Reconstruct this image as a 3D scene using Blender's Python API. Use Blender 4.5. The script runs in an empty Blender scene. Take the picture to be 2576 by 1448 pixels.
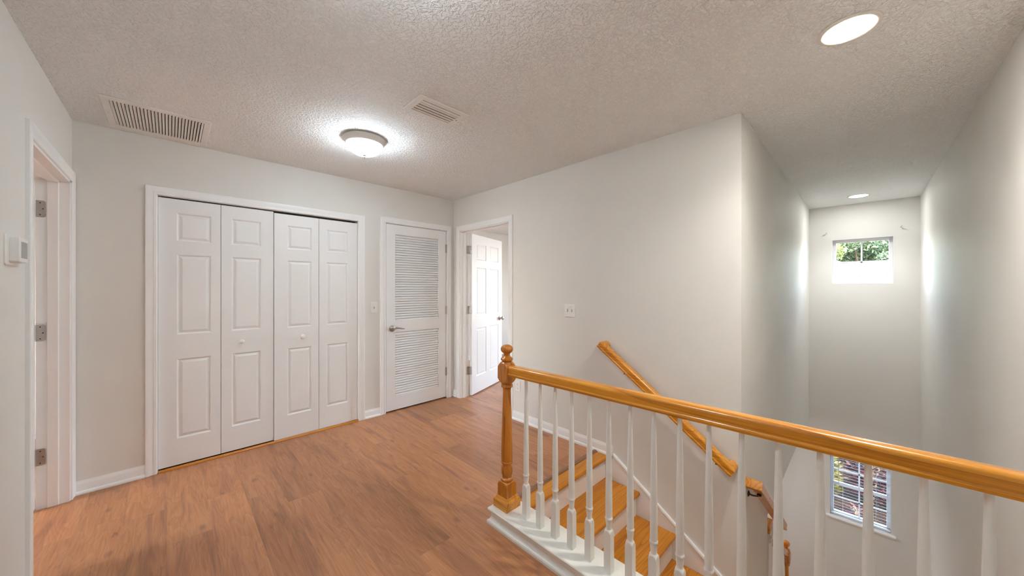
import bpy, math, random
from mathutils import Vector
random.seed(7)
D = bpy.data
SC = bpy.context.scene
COL = SC.collection

# ------------------------------------------------------------------ layout (metres; x runs along the closet wall, y towards it)
B = 2.53      # face of the east wall (switch, hand rail)
A = 3.61      # face of the north wall (closets)
L = -0.456    # face of the west wall
S = 0.536     # face of the stairwell's north wall
R = -0.468    # face of the south wall
FW = 6.32     # face of the window wall
HC = 2.44     # ceiling
LOW = -2.98   # lower floor
SOF = -0.442  # ceiling of the lower floor

# ------------------------------------------------------------------ materials
def new_mat(name):
    m = D.materials.new(name); m.use_nodes = True
    nt = m.node_tree
    for n in list(nt.nodes): nt.nodes.remove(n)
    out = nt.nodes.new('ShaderNodeOutputMaterial')
    return m, nt, out
def N(nt, typ, **kw):
    n = nt.nodes.new(typ)
    for k, v in kw.items():
        if k in n.inputs: n.inputs[k].default_value = v
        else: setattr(n, k, v)
    return n
def LK(nt, a, b): nt.links.new(a, b)
def MATH(nt, op, a, b=None, c=None):
    n = nt.nodes.new('ShaderNodeMath'); n.operation = op
    for i, x in enumerate((a, b, c)):
        if x is None: continue
        if isinstance(x, (int, float)): n.inputs[i].default_value = x
        else: nt.links.new(x, n.inputs[i])
    return n.outputs[0]
def RAMP(nt, fac, stops):
    n = nt.nodes.new('ShaderNodeValToRGB')
    el = n.color_ramp.elements
    while len(el) < len(stops): el.new(0.5)
    for e, (p, c) in zip(el, stops):
        e.position = p; e.color = (c[0], c[1], c[2], 1)
    nt.links.new(fac, n.inputs[0])
    return n.outputs[0]
def MIXC(nt, fac, a, b, blend='MIX'):
    n = nt.nodes.new('ShaderNodeMix'); n.data_type = 'RGBA'; n.blend_type = blend
    for s, x in ((n.inputs[0], fac), (n.inputs[6], a), (n.inputs[7], b)):
        if isinstance(x, (int, float)): s.default_value = x
        elif isinstance(x, tuple): s.default_value = (x[0], x[1], x[2], 1)
        else: nt.links.new(x, s)
    return n.outputs[2]
def principled(nt, out, col=None, rough=0.5, spec=0.5, metal=0.0, **kw):
    p = nt.nodes.new('ShaderNodeBsdfPrincipled')
    if col is not None:
        if isinstance(col, tuple): p.inputs['Base Color'].default_value = (col[0], col[1], col[2], 1)
        else: nt.links.new(col, p.inputs['Base Color'])
    p.inputs['Roughness'].default_value = rough
    p.inputs['Specular IOR Level'].default_value = spec
    p.inputs['Metallic'].default_value = metal
    for k, v in kw.items(): p.inputs[k].default_value = v
    nt.links.new(p.outputs[0], out.inputs[0])
    return p
def bump(nt, p, h, strength, dist):
    b = nt.nodes.new('ShaderNodeBump'); b.inputs['Strength'].default_value = strength; b.inputs['Distance'].default_value = dist
    nt.links.new(h, b.inputs['Height']); nt.links.new(b.outputs[0], p.inputs['Normal'])

def painted(name, col, rough, bscale=0, bstr=0, bdist=0.001, mott=0.03, spec=0.4):
    m, nt, out = new_mat(name)
    tc = N(nt, 'ShaderNodeTexCoord')
    no = N(nt, 'ShaderNodeTexNoise', Scale=1.7, Detail=3.0)
    LK(nt, tc.outputs['Object'], no.inputs['Vector'])
    lo = tuple(c*(1-mott) for c in col); hi = tuple(min(1, c*(1+mott)) for c in col)
    c = RAMP(nt, no.outputs[0], [(0.3, lo), (0.7, hi)])
    p = principled(nt, out, c, rough, spec)
    if bscale:
        nb = N(nt, 'ShaderNodeTexNoise', Scale=bscale, Detail=3.0, Roughness=0.6)
        LK(nt, tc.outputs['Object'], nb.inputs['Vector'])
        bump(nt, p, nb.outputs[0], bstr, bdist)
    return m
def plain(name, col, rough=0.5, metal=0.0, spec=0.5, var=0.06, scale=40):
    m, nt, out = new_mat(name)
    tc = N(nt, 'ShaderNodeTexCoord')
    no = N(nt, 'ShaderNodeTexNoise', Scale=float(scale), Detail=2.0)
    LK(nt, tc.outputs['Object'], no.inputs['Vector'])
    c = RAMP(nt, no.outputs[0], [(0.3, tuple(x*(1-var) for x in col)), (0.7, tuple(min(1, x*(1+var)) for x in col))])
    principled(nt, out, c, rough, spec, metal)
    return m
def emitter(name, col, strength):
    m, nt, out = new_mat(name)
    e = N(nt, 'ShaderNodeEmission', Strength=strength)
    e.inputs['Color'].default_value = (*col, 1)
    LK(nt, e.outputs[0], out.inputs[0])
    return m

def ceiling_mat():
    m, nt, out = new_mat('ceiling_texture_paint')
    tc = N(nt, 'ShaderNodeTexCoord')
    p = principled(nt, out, (0.905, 0.92, 0.91), 0.75, 0.25)
    warp = N(nt, 'ShaderNodeTexNoise', Scale=30.0, Detail=2.0)
    LK(nt, tc.outputs['Object'], warp.inputs['Vector'])
    add = nt.nodes.new('ShaderNodeVectorMath'); add.operation = 'MULTIPLY_ADD'
    LK(nt, warp.outputs[1], add.inputs[0]); add.inputs[1].default_value = (0.03, 0.03, 0.0); LK(nt, tc.outputs['Object'], add.inputs[2])
    n1 = N(nt, 'ShaderNodeTexNoise', Scale=70.0, Detail=2.5, Roughness=0.55)
    LK(nt, add.outputs[0], n1.inputs['Vector'])
    mr = N(nt, 'ShaderNodeMapRange'); mr.interpolation_type = 'SMOOTHSTEP'
    LK(nt, n1.outputs[0], mr.inputs['Value']); mr.inputs['From Min'].default_value = 0.42; mr.inputs['From Max'].default_value = 0.6
    n2 = N(nt, 'ShaderNodeTexNoise', Scale=170.0, Detail=2.0)
    LK(nt, tc.outputs['Object'], n2.inputs['Vector'])
    h = MATH(nt, 'MULTIPLY_ADD', n2.outputs[0], 0.35, mr.outputs[0])
    bump(nt, p, h, 0.9, 0.0045)
    return m

def wood(name, axis, light, mid, dark, rough=0.28, rings=7.0, scale=1.0, spec=0.5, coat=0.5):
    """Stained oak whose grain runs along one axis of the object."""
    m, nt, out = new_mat(name)
    tc = N(nt, 'ShaderNodeTexCoord')
    def mp(across, along):
        s = [across*scale]*3; s[axis] = along*scale
        q = N(nt, 'ShaderNodeMapping'); q.inputs['Scale'].default_value = s
        LK(nt, tc.outputs['Object'], q.inputs['Vector']); return q.outputs[0]
    a = N(nt, 'ShaderNodeTexNoise', Scale=1.0, Detail=1.5, Distortion=0.25); LK(nt, mp(11, 0.55), a.inputs['Vector'])
    fr = MATH(nt, 'FRACT', MATH(nt, 'MULTIPLY', a.outputs[0], rings))
    f = N(nt, 'ShaderNodeTexNoise', Scale=1.0, Detail=4.0, Roughness=0.65); LK(nt, mp(160, 5), f.inputs['Vector'])
    b = N(nt, 'ShaderNodeTexNoise', Scale=1.0, Detail=2.0); LK(nt, mp(3.0, 0.8), b.inputs['Vector'])
    v = MATH(nt, 'ADD', MATH(nt, 'MULTIPLY', MATH(nt, 'POWER', fr, 3.0), 0.34), MATH(nt, 'ADD', MATH(nt, 'MULTIPLY', f.outputs[0], 0.72), MATH(nt, 'MULTIPLY', b.outputs[0], 0.38)))
    c = RAMP(nt, v, [(0.32, light), (0.62, mid), (0.98, dark)])
    p = principled(nt, out, c, rough, spec)
    p.inputs['Coat Weight'].default_value = coat; p.inputs['Coat Roughness'].default_value = 0.09
    bump(nt, p, f.outputs[0], 0.05, 0.0006)
    return m

def floor_mat():
    m, nt, out = new_mat('vinyl_oak_plank')
    tc = N(nt, 'ShaderNodeTexCoord'); sp = N(nt, 'ShaderNodeSeparateXYZ')
    LK(nt, tc.outputs['Object'], sp.inputs[0])
    x, y = sp.outputs[0], sp.outputs[1]
    W, LEN = 0.182, 1.22
    cx = MATH(nt, 'DIVIDE', MATH(nt, 'ADD', x, 20.035), W)
    ci = MATH(nt, 'FLOOR', cx); fx = MATH(nt, 'FRACT', cx)
    w1 = N(nt, 'ShaderNodeTexWhiteNoise', noise_dimensions='1D'); LK(nt, ci, w1.inputs['W'])
    ry = MATH(nt, 'ADD', MATH(nt, 'DIVIDE', MATH(nt, 'ADD', y, 20.0), LEN), MATH(nt, 'MULTIPLY', w1.outputs[0], 3.0))
    ri = MATH(nt, 'FLOOR', ry); fy = MATH(nt, 'FRACT', ry)
    cid = N(nt, 'ShaderNodeCombineXYZ'); LK(nt, ci, cid.inputs[0]); LK(nt, ri, cid.inputs[1])
    w2 = N(nt, 'ShaderNodeTexWhiteNoise', noise_dimensions='2D'); LK(nt, cid.outputs[0], w2.inputs['Vector'])
    rnd = w2.outputs[0]
    # per plank grain coordinates
    gz = MATH(nt, 'MULTIPLY', rnd, 40.0)
    def coords(sx, sy):
        c = N(nt, 'ShaderNodeCombineXYZ')
        LK(nt, MATH(nt, 'MULTIPLY', x, sx), c.inputs[0]); LK(nt, MATH(nt, 'MULTIPLY', y, sy), c.inputs[1]); LK(nt, gz, c.inputs[2])
        return c.outputs[0]
    a = N(nt, 'ShaderNodeTexNoise', Scale=1.0, Detail=2.0, Distortion=0.5); LK(nt, coords(9.0, 1.3), a.inputs['Vector'])
    rings = MATH(nt, 'FRACT', MATH(nt, 'MULTIPLY', a.outputs[0], 11.0))
    f = N(nt, 'ShaderNodeTexNoise', Scale=1.0, Detail=5.0, Roughness=0.65); LK(nt, coords(120.0, 6.0), f.inputs['Vector'])
    cl = N(nt, 'ShaderNodeTexNoise', Scale=1.0, Detail=3.0, Distortion=0.8); LK(nt, coords(13.0, 1.2), cl.inputs['Vector'])
    v = MATH(nt, 'ADD', MATH(nt, 'MULTIPLY', f.outputs[0], 0.55), MATH(nt, 'ADD', MATH(nt, 'MULTIPLY', rings, 0.12), MATH(nt, 'MULTIPLY', cl.outputs[0], 0.33)))
    base = RAMP(nt, v, [(0.30, (0.54, 0.258, 0.122)), (0.50, (0.435, 0.190, 0.084)), (0.74, (0.28, 0.108, 0.048))])
    # darker heart streaks and knots
    st = N(nt, 'ShaderNodeTexNoise', Scale=1.0, Detail=3.0, Distortion=1.2); LK(nt, coords(12.0, 1.0), st.inputs['Vector'])
    mr = N(nt, 'ShaderNodeMapRange'); LK(nt, st.outputs[0], mr.inputs['Value'])
    mr.inputs['From Min'].default_value = 0.54; mr.inputs['From Max'].default_value = 0.74; mr.inputs['To Max'].default_value = 0.72
    base = MIXC(nt, mr.outputs[0], base, (0.20, 0.085, 0.055))
    vo = N(nt, 'ShaderNodeTexVoronoi', Scale=1.0); vo.feature = 'F1'; LK(nt, coords(6.0, 3.0), vo.inputs['Vector'])
    kr = N(nt, 'ShaderNodeMapRange'); LK(nt, vo.outputs[0], kr.inputs['Value'])
    kr.inputs['From Min'].default_value = 0.03; kr.inputs['From Max'].default_value = 0.13; kr.inputs['To Min'].default_value = 0.6; kr.inputs['To Max'].default_value = 0.0
    base = MIXC(nt, kr.outputs[0], base, (0.16, 0.07, 0.045))
    # fine wandering cracks
    ck = N(nt, 'ShaderNodeTexNoise', Scale=1.0, Detail=4.0, Distortion=0.6); LK(nt, coords(7.5, 0.55), ck.inputs['Vector'])
    cd = MATH(nt, 'ABSOLUTE', MATH(nt, 'SUBTRACT', ck.outputs[0], 0.5))
    ln = N(nt, 'ShaderNodeMapRange'); LK(nt, cd, ln.inputs['Value'])
    ln.inputs['From Min'].default_value = 0.0; ln.inputs['From Max'].default_value = 0.006; ln.inputs['To Min'].default_value = 1.0; ln.inputs['To Max'].default_value = 0.0
    gate = N(nt, 'ShaderNodeTexNoise', Scale=1.0, Detail=1.0); LK(nt, coords(2.0, 1.6), gate.inputs['Vector'])
    gt = MATH(nt, 'GREATER_THAN', gate.outputs[0], 0.64)
    base = MIXC(nt, MATH(nt, 'MULTIPLY', MATH(nt, 'MULTIPLY', ln.outputs[0], gt), 0.6), base, (0.12, 0.05, 0.035))
    # plank to plank tone
    tone = MATH(nt, 'MULTIPLY_ADD', rnd, 0.30, 0.86)
    tcn = N(nt, 'ShaderNodeCombineXYZ'); 
    for i in range(3): LK(nt, tone, tcn.inputs[i])
    base = MIXC(nt, 1.0, base, tcn.outputs[0], 'MULTIPLY')
    # seams
    ex = MATH(nt, 'MINIMUM', fx, MATH(nt, 'SUBTRACT', 1.0, fx)); ey = MATH(nt, 'MINIMUM', fy, MATH(nt, 'SUBTRACT', 1.0, fy))
    sx = MATH(nt, 'LESS_THAN', MATH(nt, 'MULTIPLY', ex, W), 0.0009); sy = MATH(nt, 'LESS_THAN', MATH(nt, 'MULTIPLY', ey, LEN), 0.0011)
    seam = MATH(nt, 'MAXIMUM', MATH(nt, 'MULTIPLY', sx, 0.35), sy)
    base = MIXC(nt, MATH(nt, 'MULTIPLY', seam, 0.3), base, (0.10, 0.05, 0.03))
    p = principled(nt, out, base, 0.36, 0.5)
    h = MATH(nt, 'SUBTRACT', MATH(nt, 'MULTIPLY', f.outputs[0], 0.3), seam)
    bump(nt, p, h, 0.12, 0.001)
    return m

def glass_mat():
    m, nt, out = new_mat('window_glass')
    t = N(nt, 'ShaderNodeBsdfTransparent'); t.inputs[0].default_value = (0.96, 0.98, 0.97, 1)
    g = N(nt, 'ShaderNodeBsdfGlossy', Roughness=0.02)
    fr = N(nt, 'ShaderNodeFresnel', IOR=1.45)
    mx = N(nt, 'ShaderNodeMixShader')
    LK(nt, fr.outputs[0], mx.inputs[0]); LK(nt, t.outputs[0], mx.inputs[1]); LK(nt, g.outputs[0], mx.inputs[2])
    LK(nt, mx.outputs[0], out.inputs[0])
    return m
def leaf_mat(name, c1, c2, c3):
    m, nt, out = new_mat(name)
    g = N(nt, 'ShaderNodeNewGeometry')
    c = RAMP(nt, g.outputs['Random Per Island'], [(0.0, c1), (0.5, c2), (1.0, c3)])
    p = principled(nt, out, c, 0.5, 0.35)
    tr = N(nt, 'ShaderNodeBsdfTranslucent'); LK(nt, c, tr.inputs[0])
    mx = N(nt, 'ShaderNodeMixShader', Fac=0.3)
    LK(nt, p.outputs[0], mx.inputs[1]); LK(nt, tr.outputs[0], mx.inputs[2]); LK(nt, mx.outputs[0], out.inputs[0])
    return m
def shingle_mat():
    m, nt, out = new_mat('roof_shingle')
    tc = N(nt, 'ShaderNodeTexCoord')
    br = N(nt, 'ShaderNodeTexBrick', Scale=4.0); br.inputs['Color1'].default_value = (0.032, 0.027, 0.025, 1); br.inputs['Color2'].default_value = (0.025, 0.021, 0.0195, 1)
    br.inputs['Mortar'].default_value = (0.015, 0.013, 0.012, 1); br.inputs['Mortar Size'].default_value = 0.01
    mp = N(nt, 'ShaderNodeMapping'); mp.inputs['Rotation'].default_value = (0, 0, math.pi/2)
    LK(nt, tc.outputs['Object'], mp.inputs[0]); LK(nt, mp.outputs[0], br.inputs[0])
    principled(nt, out, br.outputs[0], 0.9, 0.2)
    return m

M = {}
M['wall'] = painted('greige_wall_paint', (0.755, 0.74, 0.70), 0.62, 180, 0.10, 0.0008, 0.02, 0.3)
M['ceil'] = ceiling_mat()
M['trim'] = painted('white_semigloss_trim', (0.87, 0.87, 0.862), 0.34, 0, 0, mott=0.012)
M['door'] = painted('white_door_paint', (0.85, 0.85, 0.842), 0.42, 60, 0.03, 0.0004, mott=0.01)
M['plate'] = plain('white_plastic', (0.82, 0.81, 0.78), 0.35, var=0.02)
M['ivory'] = plain('ivory_baluster_paint', (0.83, 0.815, 0.765), 0.32, var=0.015)
M['floor'] = floor_mat()
OL, OM, OD = (0.82, 0.365, 0.034), (0.66, 0.255, 0.014), (0.37, 0.108, 0.004)
M['oak_x'] = wood('honey_oak_x', 0, OL, OM, OD)
M['oak_y'] = wood('honey_oak_y', 1, OL, OM, OD)
M['oak_z'] = wood('honey_oak_z', 2, (0.66, 0.255, 0.026), (0.53, 0.175, 0.012), (0.32, 0.09, 0.004))
M['tread'] = wood('oak_tread', 0, (0.70, 0.29, 0.026), (0.57, 0.205, 0.012), (0.33, 0.10, 0.005), rough=0.36, rings=12.0, coat=0.1)
M['reducer'] = wood('brown_reducer_strip', 0, (0.30, 0.16, 0.09), (0.25, 0.125, 0.07), (0.15, 0.07, 0.04), rough=0.4, coat=0.0)
M['nickel'] = plain('brushed_nickel', (0.45, 0.43, 0.40), 0.32, 1.0, var=0.08, scale=200)
M['bronze'] = plain('dark_bronze_bracket', (0.10, 0.075, 0.05), 0.35, 0.9)
M['dark'] = plain('screw_recess', (0.02, 0.02, 0.02), 0.7)
M['grille'] = plain('grille_enamel', (0.82, 0.81, 0.78), 0.45, var=0.02)
M['shade_taupe'] = plain('painted_shade_metal', (0.13, 0.12, 0.105), 0.7)  # dark tone that paints in register shade and eave shadow
M['duct_shade'] = plain('duct_shadow', (0.03, 0.026, 0.022), 0.8)
M['pan'] = plain('fixture_pan_enamel', (0.70, 0.69, 0.64), 0.4, var=0.02)
M['lcd'] = plain('thermostat_screen', (0.33, 0.34, 0.33), 0.25, var=0.03)
M['bulbglass'] = emitter('lit_frosted_glass', (0.79, 0.91, 1.0), 29.0)
M['lens'] = emitter('lit_downlight_lens', (1.0, 0.965, 0.89), 55.0)
M['lens_dim'] = emitter('dim_downlight_lens', (0.97, 0.98, 0.98), 42.0)
M['disc'] = emitter('fill_lamp_diffuser', (0.93, 0.97, 1.0), 50.0)
M['baffle'] = plain('warm_trim_ring', (0.80, 0.76, 0.68), 0.4, var=0.01)
M['glass'] = glass_mat()
M['vinyl'] = plain('white_vinyl_frame', (0.84, 0.84, 0.85), 0.4, var=0.01)
M['blind'] = plain('white_blind_slat', (0.85, 0.85, 0.86), 0.4, var=0.01)
M['wand'] = plain('clear_wand', (0.62, 0.64, 0.68), 0.2, var=0.02)
M['shingle'] = shingle_mat()
M['stucco'] = painted('house_stucco', (0.2, 0.19, 0.17), 0.85, 60, 0.2, 0.002)
M['soil'] = plain('brown_mulch', (0.012, 0.008, 0.006), 0.95, spec=0.03, var=0.5, scale=6)
M['bark'] = plain('tree_bark', (0.12, 0.085, 0.06), 0.9, var=0.4, scale=12)
M['leafA'] = leaf_mat('pale_green_leaf', (0.0900, 0.1237, 0.0394), (0.1462, 0.1800, 0.0620), (0.2250, 0.2363, 0.0900))
M['leafB'] = leaf_mat('blue_green_leaf', (0.0507, 0.0900, 0.0562), (0.0843, 0.1350, 0.0843), (0.1462, 0.1913, 0.1013))
M['leafG'] = leaf_mat('shrub_green_leaf', (0.0069, 0.0160, 0.0034), (0.0182, 0.0342, 0.0069), (0.0798, 0.0867, 0.0114))
M['leafR'] = leaf_mat('shrub_red_leaf', (0.0056, 0.0028, 0.0042), (0.0154, 0.0042, 0.0070), (0.0630, 0.0126, 0.0210))
M['leafY'] = leaf_mat('shrub_yellow_leaf', (0.0318, 0.0362, 0.0046), (0.0794, 0.0794, 0.0114), (0.1247, 0.1088, 0.0272))

# ------------------------------------------------------------------ mesh builder
class MB:
    def __init__(s): s.v = []; s.f = []; s.m = []; s.mi = 0
    def add(s, vs, fs):
        o = len(s.v); s.v += [tuple(x) for x in vs]
        for f in fs: s.f.append(tuple(i+o for i in f)); s.m.append(s.mi)
    def box(s, x0, x1, y0, y1, z0, z1):
        s.add([(x0,y0,z0),(x1,y0,z0),(x1,y1,z0),(x0,y1,z0),(x0,y0,z1),(x1,y0,z1),(x1,y1,z1),(x0,y1,z1)],
              [(0,3,2,1),(4,5,6,7),(0,1,5,4),(1,2,6,5),(2,3,7,6),(3,0,4,7)])
    def obox(s, c, ax, ay, az, hx, hy, hz):
        c, ax, ay, az = Vector(c), Vector(ax), Vector(ay), Vector(az)
        vs = [c + ax*(i*hx) + ay*(j*hy) + az*(k*hz) for k in (-1,1) for (i,j) in ((-1,-1),(1,-1),(1,1),(-1,1))]
        s.add(vs, [(0,3,2,1),(4,5,6,7),(0,1,5,4),(1,2,6,5),(2,3,7,6),(3,0,4,7)])
    def loops(s, rings, closed=True, cap0=True, cap1=True):
        n = len(rings[0]); vs = [p for r in rings for p in r]; fs = []
        for k in range(len(rings)-1):
            for i in range(n if closed else n-1):
                j = (i+1) % n
                fs.append((k*n+i, k*n+j, (k+1)*n+j, (k+1)*n+i))
        if cap0: fs.append(tuple(range(n-1, -1, -1)))
        if cap1: fs.append(tuple((len(rings)-1)*n+i for i in range(n)))
        s.add(vs, fs)
    def lathe(s, c, prof, axis=(0,0,1), n=28, sq=None):
        """prof: (distance along axis, radius). sq: half side of a square stock the turning is cut from."""
        ax = Vector(axis).normalized()
        if abs(ax.z) > 0.9: e1, e2 = Vector((1,0,0)), Vector((0,1,0)) if ax.z > 0 else Vector((0,-1,0))
        else:
            e1 = Vector((0,0,1)).cross(ax).normalized(); e2 = ax.cross(e1)
        c = Vector(c); rings = []
        for d, r in prof:
            ring = []
            for i in range(n):
                t = 2*math.pi*i/n; ct, st = math.cos(t), math.sin(t)
                rr = max(r, 1e-5)
                if sq: rr = min(rr, sq/max(abs(ct), abs(st)))
                ring.append(c + ax*d + e1*(ct*rr) + e2*(st*rr))
            rings.append(ring)
        s.loops(rings)
    def tube(s, pts, r, n=10):
        pts = [Vector(p) for p in pts]; rings = []
        rr = r if isinstance(r, (list, tuple)) else [r]*len(pts)
        prev = None
        for k, p in enumerate(pts):
            t = (pts[min(k+1, len(pts)-1)] - pts[max(k-1, 0)]).normalized()
            ref = prev if prev is not None else (Vector((0,0,1)) if abs(t.z) < 0.9 else Vector((1,0,0)))
            a = (ref - t*ref.dot(t)).normalized(); b = t.cross(a); prev = a
            rings.append([p + a*(math.cos(2*math.pi*i/n)*rr[k]) + b*(math.sin(2*math.pi*i/n)*rr[k]) for i in range(n)])
        s.loops(rings)
    def extrude(s, prof, p0, p1, ea, eb):
        """a closed profile (a, b) in directions ea, eb, swept from p0 to p1"""
        p0, p1, ea, eb = Vector(p0), Vector(p1), Vector(ea), Vector(eb)
        s.loops([[p0 + ea*a + eb*b for a, b in prof], [p1 + ea*a + eb*b for a, b in prof]])

ALL = []
def obj(name, mb, mat, parent=None, origin=None, smooth=40, bevel=0, label=None, seg=2):
    me = D.meshes.new(name)
    o = D.objects.new(name, me); COL.objects.link(o)
    if origin is None:
        base = Vector(parent['_w']) if parent is not None else Vector((0,0,0))
    else: base = Vector(origin)
    me.from_pydata([tuple(Vector(v)-base) for v in mb.v], [], mb.f)
    mats = mat if isinstance(mat, (list, tuple)) else [mat]
    for m in mats: me.materials.append(M[m])
    if len(mats) > 1:
        for p, i in zip(me.polygons, mb.m): p.material_index = i
    if smooth:
        for p in me.polygons: p.use_smooth = True
        try: me.set_sharp_from_angle(angle=math.radians(smooth))
        except Exception: pass
    me.update(); me.validate()
    if bevel:
        b = o.modifiers.new('edge', 'BEVEL'); b.width = bevel; b.segments = seg; b.limit_method = 'ANGLE'; b.angle_limit = math.radians(50); b.harden_normals = False
    if parent is not None:
        o.parent = parent; o.location = base - Vector(parent['_w'])
    else: o.location = base
    o['_w'] = tuple(base)
    if label: o['label'] = label
    ALL.append(o)
    return o
def thing(name, label, cat, loc, group=None, kind=None):
    o = D.objects.new(name, None); COL.objects.link(o); o.location = loc; o.empty_display_size = 0.05
    o['_w'] = tuple(loc); ALL.append(o)
    return tag(o, label, cat, group, kind)
def tag(o, label, cat, group=None, kind=None):
    if label: o['label'] = label
    if cat: o['category'] = cat
    if group: o['group'] = group
    if kind: o['kind'] = kind
    return o
def struct(name, mb, mat, label, cat, **kw):
    o = obj(name, mb, mat, **kw); tag(o, label, cat, kind='structure'); return o

def wall_boxes(mb, axis, f0, f1, a0, a1, z0, z1, holes):
    """a wall slab between f0 and f1 (along axis 'x' or 'y'), a0..a1 along the other, with rectangular holes (a0, a1, z0, z1)"""
    cuts = sorted(set([a0, a1] + [h[0] for h in holes] + [h[1] for h in holes]))
    for c0, c1 in zip(cuts[:-1], cuts[1:]):
        hs = sorted([(h[2], h[3]) for h in holes if h[0] < (c0+c1)/2 < h[1]])
        z = z0; spans = []
        for h0, h1 in hs:
            if h0 > z: spans.append((z, h0))
            z = max(z, h1)
        if z < z1: spans.append((z, z1))
        for s0, s1 in spans:
            if axis == 'x': mb.box(f0, f1, c0, c1, s0, s1)
            else: mb.box(c0, c1, f0, f1, s0, s1)

# ------------------------------------------------------------------ openings
CL0, CL1, CLT = -0.070, 1.362, 2.028      # closet
LV0, LV1, LVT = 1.650, 2.418, 2.048       # louvered door
WD0, WD1, WDT = 2.650, 3.540, 2.030       # doorway in the west wall
ED0, ED1, EDT = 2.612, 3.474, 2.046       # doorway in the east wall
W1 = (-0.255, 0.302, 1.403, 1.989)        # high window
W2 = (-0.236, 0.327, -1.690, -0.870)      # low window with blind

# ------------------------------------------------------------------ room shell
mb = MB()
mb.box(-3.4, 1.44, -0.588, 5.2, -0.03, 0); mb.box(1.44, B, 1.575, 5.2, -0.03, 0); mb.box(B, B+0.12, ED0, ED1, -0.03, 0); mb.box(B+0.12, FW, 0.656, 5.2, -0.03, 0)
struct('floor', mb, 'floor', 'reddish brown oak plank floor of the upstairs hall', 'floor', smooth=0)
mb = MB(); mb.box(-3.5, 6.5, -0.7, 5.4, HC, HC+0.08)
struct('ceiling', mb, 'ceil', 'white knockdown textured ceiling over hall and stairwell', 'ceiling', smooth=0)
mb = MB(); wall_boxes(mb, 'y', A, A+0.12, L, B, 0, HC, [(CL0, CL1, -1, CLT), (LV0, LV1, -1, LVT)])
struct('wall_north', mb, 'wall', 'greige wall holding the bifold closet and the louvered door', 'wall', smooth=0)
mb = MB(); wall_boxes(mb, 'x', L-0.125, L, R, A+0.12, 0, HC, [(WD0, WD1, -1, WDT)])
struct('wall_west', mb, 'wall', 'greige wall with the thermostat and an open doorway', 'wall', smooth=0)
mb = MB(); wall_boxes(mb, 'x', B, B+0.12, S, 5.2, LOW, HC, [(ED0, ED1, -0.03, EDT)])
struct('wall_east', mb, 'wall', 'long greige wall beside the stairs with the double switch', 'wall', smooth=0)
mb = MB(); mb.box(B+0.12, FW, S, S+0.12, SOF, HC); mb.box(B+0.12, 3.36, S, S+0.12, LOW, SOF)
struct('wall_stairwell', mb, 'wall', 'greige stairwell wall running from the outside corner to the window wall', 'wall', smooth=0)
mb = MB(); mb.box(L-0.125, FW+0.12, R-0.12, R, LOW, HC)
struct('wall_south', mb, 'wall', 'tall greige stairwell wall behind the end of the railing', 'wall', smooth=0)
mb = MB(); wall_boxes(mb, 'x', FW, FW+0.14, R, 5.2, LOW, HC, [W1, W2, (1.7, 3.3, 0.7, 2.1)])
struct('wall_window', mb, 'wall', 'narrow greige end wall of the stairwell with two windows', 'wall', smooth=0)
mb = MB(); mb.box(1.40, 1.475, R, 1.575, LOW, -0.03)
struct('wall_under_railing', mb, 'wall', 'wall below the railing curb down to the lower floor', 'wall', smooth=0)
# rooms beyond
mb = MB(); mb.box(-3.4, FW, 5.2, 5.3, LOW, HC)
struct('wall_bedroom', mb, 'wall', 'bright pale wall seen through the open six panel door', 'wall', smooth=0)
mb = MB(); wall_boxes(mb, 'x', -3.5, -3.4, 1.0, 5.2, 0, HC, [(2.8, 3.7, 0.9, 2.0)]); mb.box(-3.4, L-0.125, 0.9, 1.0, 0, HC)
struct('wall_den', mb, 'wall', 'walls of the room beyond the doorway by the thermostat', 'wall', smooth=0)
mb = MB(); mb.box(-0.331, B-0.002, 4.35, 4.4, 0, HC); mb.box(-0.33, -0.30, A+0.12, 4.35, 0, HC); mb.box(1.5, 1.55, A+0.12, 4.35, 0, HC)
mb.box(L-0.125, L, A+0.12, 5.2, 0, HC)
struct('wall_closet', mb, 'wall', 'inside walls of the two closets behind their doors', 'wall', smooth=0)
mb = MB(); mb.box(1.40, FW+0.14, R, 2.9, LOW-0.05, LOW)
struct('floor_lower', mb, 'floor', 'plank floor at the foot of the stairs', 'floor', smooth=0)
mb = MB(); mb.box(3.36, FW, S+0.12, 2.8, SOF, SOF+0.06); mb.box(B+0.12, 3.36, S+0.12, 2.8, SOF, SOF+0.06)
struct('ceiling_lower', mb, 'ceil', 'ceiling of the lower floor beside the stairwell', 'ceiling', smooth=0)
mb = MB(); mb.box(B+0.12, FW, 2.8, 2.9, LOW, SOF+0.06)
struct('wall_lower', mb, 'wall', 'wall of the room at the foot of the stairs', 'wall', smooth=0)

# ------------------------------------------------------------------ trim
CAS = [(0,0),(0.0,0.010),(0.004,0.0125),(0.016,0.0125),(0.018,0.0105),(0.022,0.0105),(0.030,0.0125),(0.044,0.0165),(0.052,0.0175),(0.058,0.0165),(0.060,0.013),(0.060,0)]
def casing(mb, a0, a1, top, place, prof=CAS, w=1.0, z0=0.0):
    """profile (outward from the opening, out of the wall) round three sides; place(a, out, z) -> point"""
    r = []
    for (sa, sz) in ((0, 0), (0, 1), (1, 1), (1, 0)):
        ring = []
        for p, t in prof:
            p *= w
            ring.append(place((a0-p) if sa == 0 else (a1+p), t, (top+p) if sz else z0))
        r.append(ring)
    mb.loops(r)
def on_north(a, t, z): return (a, A-t, z)
def on_west(a, t, z): return (L+t, a, z)
def on_east(a, t, z): return (B-t, a, z)
def on_east_back(a, t, z): return (B+0.12+t, a, z)

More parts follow.
